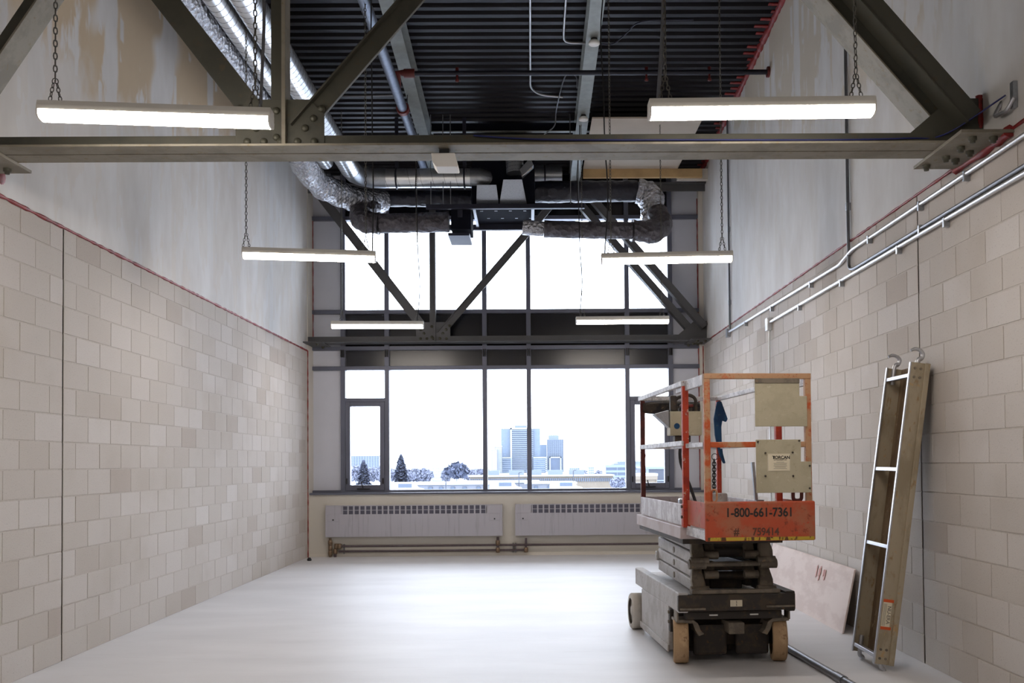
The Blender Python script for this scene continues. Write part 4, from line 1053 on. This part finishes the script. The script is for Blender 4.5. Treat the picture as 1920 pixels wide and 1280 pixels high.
# local: x across (near edge +x), y towards wall, z along
def kb(n, x0, x1, y0, y1, z0, z1, m, bv=.003, par=PK): return MB().box(x0, x1, y0, y1, z0, z1).build(n, m, par, bv)
hw = .225
for s in (-1, 1):
    a, b = sorted((s*hw, s*(hw-.006)))
    rail = kb('side_rail', a, b, 0, .125, 0, LEN, 'aluminium_dirty')
    a, b = sorted((s*(hw+.002), s*(hw-.022))); kb('rail_lip', a, b, -.006, .004, 0, LEN, 'aluminium', .002, rail)
    a, b = sorted((s*(hw+.018), s*(hw-.004))); kb('rail_flange', a, b, .092, .128, 0, LEN, 'aluminium_dirty', .004, rail)
    for z0, dr in ((0, -1), (LEN, 1)):
        pts = [Vector((s*(hw-.02), .05, z0-dr*.12)), Vector((s*(hw-.02), .05, z0+dr*.01)), Vector((s*(hw-.02), .075, z0+dr*.035)), Vector((s*(hw-.02), .08, z0+dr*.065)), Vector((s*(hw-.02), .055, z0+dr*.088)), Vector((s*(hw-.02), .02, z0+dr*.092)), Vector((s*(hw-.02), -.005, z0+dr*.078))]
        h = MB().tube(smooth_path(pts, 4), [.016]*8+[.014]*8+[.012]*5+[.009]*4, 8).build('hook', 'aluminium', PK)
        for yy in (.03, .07):
            for zz in (.04, .1): MB().cyl((s*(hw+.006), yy, z0-dr*zz), (s*(hw-.0), yy, z0-dr*zz), .009, 8).build('rivet', 'lift_arm', h)
kb('deck_board', -hw+.006, hw-.006, .108, .12, 0, LEN, 'plank_deck', 0)
for z in (.05, .79, 1.32, LEN-.09):
    kb('cross_bar', -hw+.006, hw-.006, .0, .012, z-.013, z+.013, 'aluminium', .003); kb('cross_bar_web', -hw+.006, hw-.006, .012, .06, z-.004, z+.004, 'aluminium', .002)
xs_ = hw+.0006
lbl = kb('warning_label', xs_-.0008, xs_+.0008, .012, .07, .24, .43, 'cream_label', 0)
for z in (.235, .42): kb('label_bar', xs_, xs_+.0016, .01, .08, z, z+.02, 'orange_ink', 0, lbl)
mr = Matrix(((0, 0, 1, xs_+.001), (0, 1, 0, .054), (-1, 0, 0, .335), (0, 0, 0, 1)))
text('NU-ERA', .034, 'ink_soft', lbl, mr, bold=.0006)
for k in range(4):
    kb('label_line', xs_, xs_+.0014, .016+.006*k, .018+.006*k, .26, .41, 'ink_soft', 0, lbl)

# plywood sheet leaning on the wall behind the lift
q = [aZ(1579, 1188, 0), Vector((2.40, 10.6, 0))]
tl, tr = Vector((2.715, 10.75, .50)), Vector((2.715, 8.05, .505))
br = q[0]; bl = br+(tl-tr); bl.z = 0
mb = MB(); nrm = Vector((1, 0, .4)).normalized()*.016; mb.hexa([br, bl, bl+nrm, br+nrm, tr, tl, tl+nrm, tr+nrm])
PW = tag(mb.build('plywood_sheet', 'plywood'), 'whitened plywood sheet leaning low against right wall behind the lift', 'plywood sheet')
c = br.lerp(tr, .72)+(bl-br)*.32+Vector((-.004, 0, 0)); mb = MB()
dz = (tr-br).normalized(); dy = (bl-br).normalized()
for k in range(7):
    a = c+dy*random.uniform(-.16, .12)+dz*random.uniform(-.06, .02); mb.bar(a, a+dz*random.uniform(.05, .12), .035, .003, (1, 0, 0))
mb.build('red_smear', 'red_stain', PW)
# pipe on the floor
a, b = aZ(1475, 1213, .028), aZ(1590, 1280, .028); d = (b-a); s_ = a-d*.2; e_ = b+d*1.1
T = thing('floor_pipe', 'long grey pipe lying on the floor beside the lift', 'pipe', s_)
MB().tube([s_-s_, e_-s_], .026, 16).build('tube', 'conduit_dull', T); MB().tube([(e_-s_)*.45, (e_-s_)*.5], .031, 16).build('coupling', 'conduit_dull', T)
p = aZ(580, 1051, 0); T = tag(MB().lathe(p, (0, 0, 1), [(0, 0), (.03, 0), (.035, .02), (.02, .045), (0, .05)], 10).build('rubber_plug', 'black_part'), 'tiny black scrap on the floor at the far left corner', 'debris')

# ------------------------------------------------------------------ city outside
GZ = -9.0
tag(MB().box(-900, 900, 16, 3000, GZ-1, GZ).build('snow_ground', 'snow'), 'snow-covered ground outside the building', 'ground', kind='structure')
def bld(name, label, cat, x0, x1, y0, py_top, Y, depth, mat, floors, cols, gl, base=GZ, group=None, sill=.25, roof=None, gap=.18):
    """block between photo columns x0..x1 at distance Y, with recessed window bands"""
    a = aY(x0, 880, Y).x; b = aY(x1, 880, Y).x; z1 = aY((x0+x1)/2, py_top, Y).z
    T = thing(name, label, cat, ((a+b)/2, Y, base), group); o = T.location; h = z1-base; wd = b-a
    MB().box(-wd/2, wd/2, .3, depth, 0, h).build('wall', gl, T)
    mb = MB(); fh = (h)/floors
    for i in range(floors+1):
        zc = min(h, fh*i); mb.box(-wd/2-.1, wd/2+.1, 0, .5, max(0, zc-fh*sill/2), min(h, zc+fh*sill/2))
    f = mb.build('floor_bands', mat, T)
    mb = MB(); cw = wd/cols
    for i in range(cols+1):
        xc = -wd/2+cw*i; mb.box(max(-wd/2, xc-cw*gap/2), min(wd/2, xc+cw*gap/2), .1, .5, 0, h)
    mb.build('piers', mat, T)
    MB().box(-wd/2-.2, wd/2+.2, 0, depth, h, h+.6).build('roof', roof or mat, T)
    return T, h
D = 1050
T, h = bld('glass_tower', 'tallest blue glass apartment tower in the centre of the skyline', 'tower', 940, 1013, 0, 804, D, 30, 'ext_concrete', 24, 14, 'ext_glass_pale', sill=.2)
o = T.location
def tw(n, x0, x1, pt, pb, y, m, par=T):
    a = aY(x0, 850, D).x-o.x; b = aY(x1, 850, D).x-o.x; return MB().box(a, b, y, y+6, aY(950, pb, D).z-o.z, aY(950, pt, D).z-o.z).build(n, m, par)
tw('penthouse', 965, 988, 797, 804, 6, 'ext_concrete')
c = tw('centre_bay', 960, 1000, 805, 890, -3, 'ext_glass')
tw('bay_frame', 957, 960, 802, 890, -4, 'snow_roof', c); tw('bay_frame', 957, 1000, 802, 805, -4, 'snow_roof', c)
mb = MB()
for i in range(22):
    z = aY(950, 808+i*3.8, D).z-o.z; mb.box(aY(960, 850, D).x-o.x, aY(1000, 850, D).x-o.x, -4, -2, z, z+.9)
mb.build('balcony_slabs', 'ext_concrete', c)
for x0, x1, m in ((929, 958, 'ext_glass_pale'), (1000, 1024, 'ext_glass_pale')):
    k = tw('podium_wing', x0, x1, 858, 892, -8, m); tw('wing_frame', x0, x1, 857, 859, -9, 'snow_roof', k); tw('wing_frame', x1-1.5 if x0 > 990 else x0, x1 if x0 > 990 else x0+1.5, 858, 892, -9, 'snow_roof', k)
    mb = MB()
    for i in range(8):
        z = aY(950, 862+i*3.8, D).z-o.z; mb.box(aY(x0, 850, D).x-o.x, aY(x1, 850, D).x-o.x, -9, -7, z, z+.8)
    mb.build('balcony_slabs', 'ext_concrete', k)
D = 1150
T, h = bld('glass_tower', 'shorter blue glass tower right of the tallest one', 'tower', 1026, 1057, 0, 824, D, 30, 'ext_concrete', 22, 8, 'ext_glass', sill=.22); o = T.location
tw('penthouse', 1029, 1048, 816, 824, 4, 'ext_concrete', T); k = tw('podium_frame', 1030, 1052, 857, 885, -5, 'ext_glass', T); tw('bay_frame', 1030, 1032, 857, 885, -6, 'snow_roof', k); tw('bay_frame', 1050, 1052, 857, 885, -6, 'snow_roof', k); tw('bay_frame', 1030, 1052, 857, 859, -6, 'snow_roof', k)
D = 1200; bld('glass_slab', 'low glass block between the two towers', 'tower', 1012, 1028, 0, 834, D, 20, 'ext_concrete', 18, 5, 'ext_glass_pale')
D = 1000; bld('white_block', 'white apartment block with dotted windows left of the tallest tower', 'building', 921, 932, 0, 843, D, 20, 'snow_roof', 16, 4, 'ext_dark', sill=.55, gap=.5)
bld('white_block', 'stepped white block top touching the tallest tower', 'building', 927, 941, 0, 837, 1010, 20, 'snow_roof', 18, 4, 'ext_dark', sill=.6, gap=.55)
D = 900; bld('apartment_slab', 'pale apartment slab with blue balconies behind bare trees at left', 'building', 652, 711, 0, 855, D, 20, 'ext_concrete', 13, 12, 'ext_glass', sill=.35, gap=.35)
bld('white_block', 'white windowless block left of the round dark tree', 'building', 810, 832, 0, 871, 520, 14, 'snow_roof', 6, 2, 'snow_roof', sill=.2)
bld('grey_block', 'small pale block beside stepped office, right of towers', 'building', 1104, 1114, 0, 875, 620, 14, 'snow_roof', 5, 3, 'ext_concrete')
bld('grey_block', 'pale wide block right of the shorter tower', 'building', 1068, 1087, 0, 877, 640, 14, 'snow_roof', 5, 5, 'ext_concrete')
for k, (x0, x1, pt, Y, lab) in enumerate(((1136, 1200, 874, 420, 'lower banded wing of stepped office at right'), (1152, 1200, 871, 430, 'middle step of banded office at right'), (1159, 1202, 867, 440, 'top step of banded office at right'))):
    bld('stepped_office', lab, 'building', x0, x1, 0, pt, Y, 20, 'ext_concrete', 4, 3, 'ext_glass', sill=.45, gap=.05)
bld('dark_shed', 'grey flat shed seen through the right casement', 'building', 1212, 1262, 0, 878, 330, 30, 'ext_concrete', 2, 1, 'ext_dark', sill=.1)
bld('tan_shed', 'low tan building in front of the grey shed', 'building', 1185, 1232, 0, 892, 230, 10, 'tan_brick', 1, 2, 'tan_brick', roof='snow_roof')
# long school-like building with a ribbon of windows
Y = 250; a, b = aY(880, 890, Y).x, aY(1150, 890, Y).x
T = thing('school_building', 'long low tan building with a ribbon of windows below the towers', 'building', ((a+b)/2, Y, GZ)); zt0 = aY(1000, 893, Y).z-GZ; wz0, wz1 = aY(1000, 903, Y).z-GZ, aY(1000, 896.5, Y).z-GZ; hw_ = (b-a)/2
MB().box(-hw_, hw_, .4, 14, 0, zt0).build('wall', 'tan_brick', T); MB().box(-hw_-.3, hw_+.3, -.2, 15, zt0, zt0+.35).build('roof', 'snow_roof', T)
n = 70
me = MB().box(-.3*2*hw_/n, .3*2*hw_/n, .15, .45, wz0, wz1).mesh('window', 'ext_glass')
for i in range(n): o_ = link('window', me, T); o_.location.x = -hw_+(i+.5)*2*hw_/n
for i, x in enumerate((-.7, -.35, -.1, .2, .5)):
    MB().box(x*hw_-2, x*hw_+2, 4, 7, zt0+.3, zt0+1.6).build('roof_vent', 'ext_concrete', T)
# nearer flat white buildings
def low(label, px0, px1, ptop, Y, wins, depth=12):
    a, b = aY(px0, 900, Y).x, aY(px1, 900, Y).x; z = aY((px0+px1)/2, ptop, Y).z
    T = thing('flat_roof_shed', label, 'building', ((a+b)/2, Y, GZ), 'snowy flat-roofed sheds'); h = z-GZ; hw_ = (b-a)/2
    MB().box(-hw_, hw_, .2, depth, 0, h).build('wall', 'stucco', T); MB().box(-hw_-.2, hw_+.2, 0, depth, h, h+.3).build('roof', 'snow_roof', T)
    for wx in wins:
        x = aY(wx, 900, Y).x-T.location.x; w = MB().box(x-.32, x+.32, .1, .3, h-.95, h-.3).build('window', 'ext_dark', T); MB().box(x-.26, x+.26, .05, .12, h-.9, h-.36).build('pane', 'ext_glass', w)
    return T
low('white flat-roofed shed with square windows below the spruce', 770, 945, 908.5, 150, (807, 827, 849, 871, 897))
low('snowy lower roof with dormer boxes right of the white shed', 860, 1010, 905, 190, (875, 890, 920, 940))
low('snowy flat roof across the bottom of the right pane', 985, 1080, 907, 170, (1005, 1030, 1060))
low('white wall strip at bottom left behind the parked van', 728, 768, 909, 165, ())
def car(px, py, Y, label, mat):
    p = aZ(px, py, GZ+0) if False else aY(px, py, Y); T = thing('parked_van', label, 'van', (p.x, Y, p.z-.9))
    MB().prism([(-2.2, 0, .3), (2.2, 0, .3), (2.2, 0, .9), (1.5, 0, 1.05), (1.0, 0, 1.7), (-2.0, 0, 1.75), (-2.2, 0, 1.2)], (0, 1, 0), 1.7).build('body', mat, T, .1)
    for x in (-1.4, 1.4): MB().cyl((x, -.05, .33), (x, .2, .33), .33, 14).build('wheel', 'ext_dark', T)
    MB().box(-.9, .8, -.03, .0, 1.1, 1.6).build('side_window', 'ext_glass', T)
    MB().box(-2.6, 2.6, -.6, 2.6, -8, .02).build('snow_bank', 'snow', T)
car(760, 917, 120, 'pale blue van parked in snow at lower left', 'car_paint'); car(948, 914, 130, 'white van parked in snow below the tall tower', 'snow_roof'); car(1062, 914, 128, 'grey van parked in snow below the shorter tower', 'car_paint')
# trees
def spruce(px, ptop, pbot, Y, wpx, label):
    b = aY(px, pbot, Y); t_ = aY(px, ptop, Y); h = t_.z-b.z; r = wpx/2*Y/F
    T = thing('spruce_tree', label, 'tree', (b.x, Y, GZ)); z0 = b.z-GZ
    MB().tube([(0, 0, 0), (0, 0, z0+h*.9)], [.35, .08], 8).build('trunk', 'bare_wood_hazed', T)
    mb = MB(); rnd = random.Random(px); n = 40
    for i in range(n):
        f_ = i/n; z = z0+h*(f_*.98); rr = r*(1-f_)**.7*rnd.uniform(.8, 1.1)+.12
        k = 15
        for j in range(k):
            an = 2*math.pi*(j+rnd.random()*.7)/k; ln = rr*rnd.uniform(.7, 1.15); d = Vector((math.cos(an), math.sin(an), 0)); s = Vector((-d.y, d.x, 0))*ln*.42
            p = Vector((0, 0, z+h*.05)); e = p+d*ln+Vector((0, 0, -h*.055)); m_ = p+d*ln*.55
            mb.add([p, m_+s, e, m_-s, m_+Vector((0, 0, -h*.03))], [(0, 1, 4), (1, 2, 4), (2, 3, 4), (3, 0, 4), (0, 3, 2, 1)])
    c = mb.build('branches', 'conifer_hazed', T, fix=False); c['kind'] = 'stuff'; return T
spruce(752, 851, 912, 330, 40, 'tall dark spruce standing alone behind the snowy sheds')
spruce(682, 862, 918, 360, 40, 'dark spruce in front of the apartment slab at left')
def bushy(px, ptop, pbot, Y, wpx, label, mat='conifer_hazed', n=500, leaf=.6, nm='round_tree'):
    b = aY(px, pbot, Y); t_ = aY(px, ptop, Y); h = t_.z-b.z; r = wpx/2*Y/F
    T = thing(nm, label, 'tree', (b.x, Y, GZ)); z0 = b.z-GZ; rnd = random.Random(int(px*7+Y))
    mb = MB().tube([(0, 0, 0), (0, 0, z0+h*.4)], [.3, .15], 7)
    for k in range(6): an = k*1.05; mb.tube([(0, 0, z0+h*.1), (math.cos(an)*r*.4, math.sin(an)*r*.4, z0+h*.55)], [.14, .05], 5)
    mb.build('trunk', 'bare_wood_hazed', T); mb = MB()
    for i in range(n):
        u_ = rnd.uniform(-1, 1); an = rnd.uniform(0, 6.283); q = rnd.random()**.4; s = math.sqrt(1-u_*u_)
        c = Vector((math.cos(an)*s*r*q, math.sin(an)*s*r*q, z0+h*.5+u_*h*.5*q)); sc = leaf*r*.35*rnd.uniform(.5, 1.2)
        a_ = Vector([rnd.uniform(-1, 1) for _ in range(3)]).normalized()*sc; b_ = Vector([rnd.uniform(-1, 1) for _ in range(3)]).normalized()*sc
        mb.add([c-a_, c+b_, c+a_, c-b_], [(0, 1, 2, 3)])
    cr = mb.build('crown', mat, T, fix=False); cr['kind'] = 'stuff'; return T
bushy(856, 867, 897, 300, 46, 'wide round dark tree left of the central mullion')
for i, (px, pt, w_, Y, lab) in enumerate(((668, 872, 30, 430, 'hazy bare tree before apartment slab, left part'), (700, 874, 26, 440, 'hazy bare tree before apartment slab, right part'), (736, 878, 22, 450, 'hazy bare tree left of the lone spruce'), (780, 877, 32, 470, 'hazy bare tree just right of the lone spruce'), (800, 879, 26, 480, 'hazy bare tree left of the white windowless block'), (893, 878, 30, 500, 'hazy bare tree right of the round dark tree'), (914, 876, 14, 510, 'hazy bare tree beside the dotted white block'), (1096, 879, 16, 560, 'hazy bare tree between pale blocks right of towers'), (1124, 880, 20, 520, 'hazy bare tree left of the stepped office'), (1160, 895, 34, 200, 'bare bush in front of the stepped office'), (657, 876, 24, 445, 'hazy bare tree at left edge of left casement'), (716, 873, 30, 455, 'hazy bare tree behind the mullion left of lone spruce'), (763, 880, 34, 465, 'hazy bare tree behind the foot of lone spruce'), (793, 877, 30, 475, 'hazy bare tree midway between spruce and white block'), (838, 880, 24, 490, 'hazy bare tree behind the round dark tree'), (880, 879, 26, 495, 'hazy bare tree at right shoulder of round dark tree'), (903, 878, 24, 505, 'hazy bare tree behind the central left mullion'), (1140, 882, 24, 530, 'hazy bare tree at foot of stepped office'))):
    bushy(px, pt, 903 if Y > 300 else 916, Y, w_, lab, 'bare_wood_hazed', 800, .5, 'bare_tree')
def lamppost(px, pt, Y, lab):
    t_ = aY(px, pt, Y); T = thing('street_pole', lab, 'pole', (t_.x, Y, GZ)); MB().tube([(0, 0, 0), (0, 0, t_.z-GZ)], [.12, .07], 8).build('pole', 'ext_dark', T); MB().tube([(0, 0, t_.z-GZ), (.5, 0, t_.z-GZ+.1)], .06, 6).build('arm', 'ext_dark', T)
lamppost(836, 895, 140, 'thin street pole in front of the white shed'); lamppost(973, 886, 160, 'thin utility pole below the tallest tower'); lamppost(1075, 882, 165, 'thin utility pole right of the shorter tower')
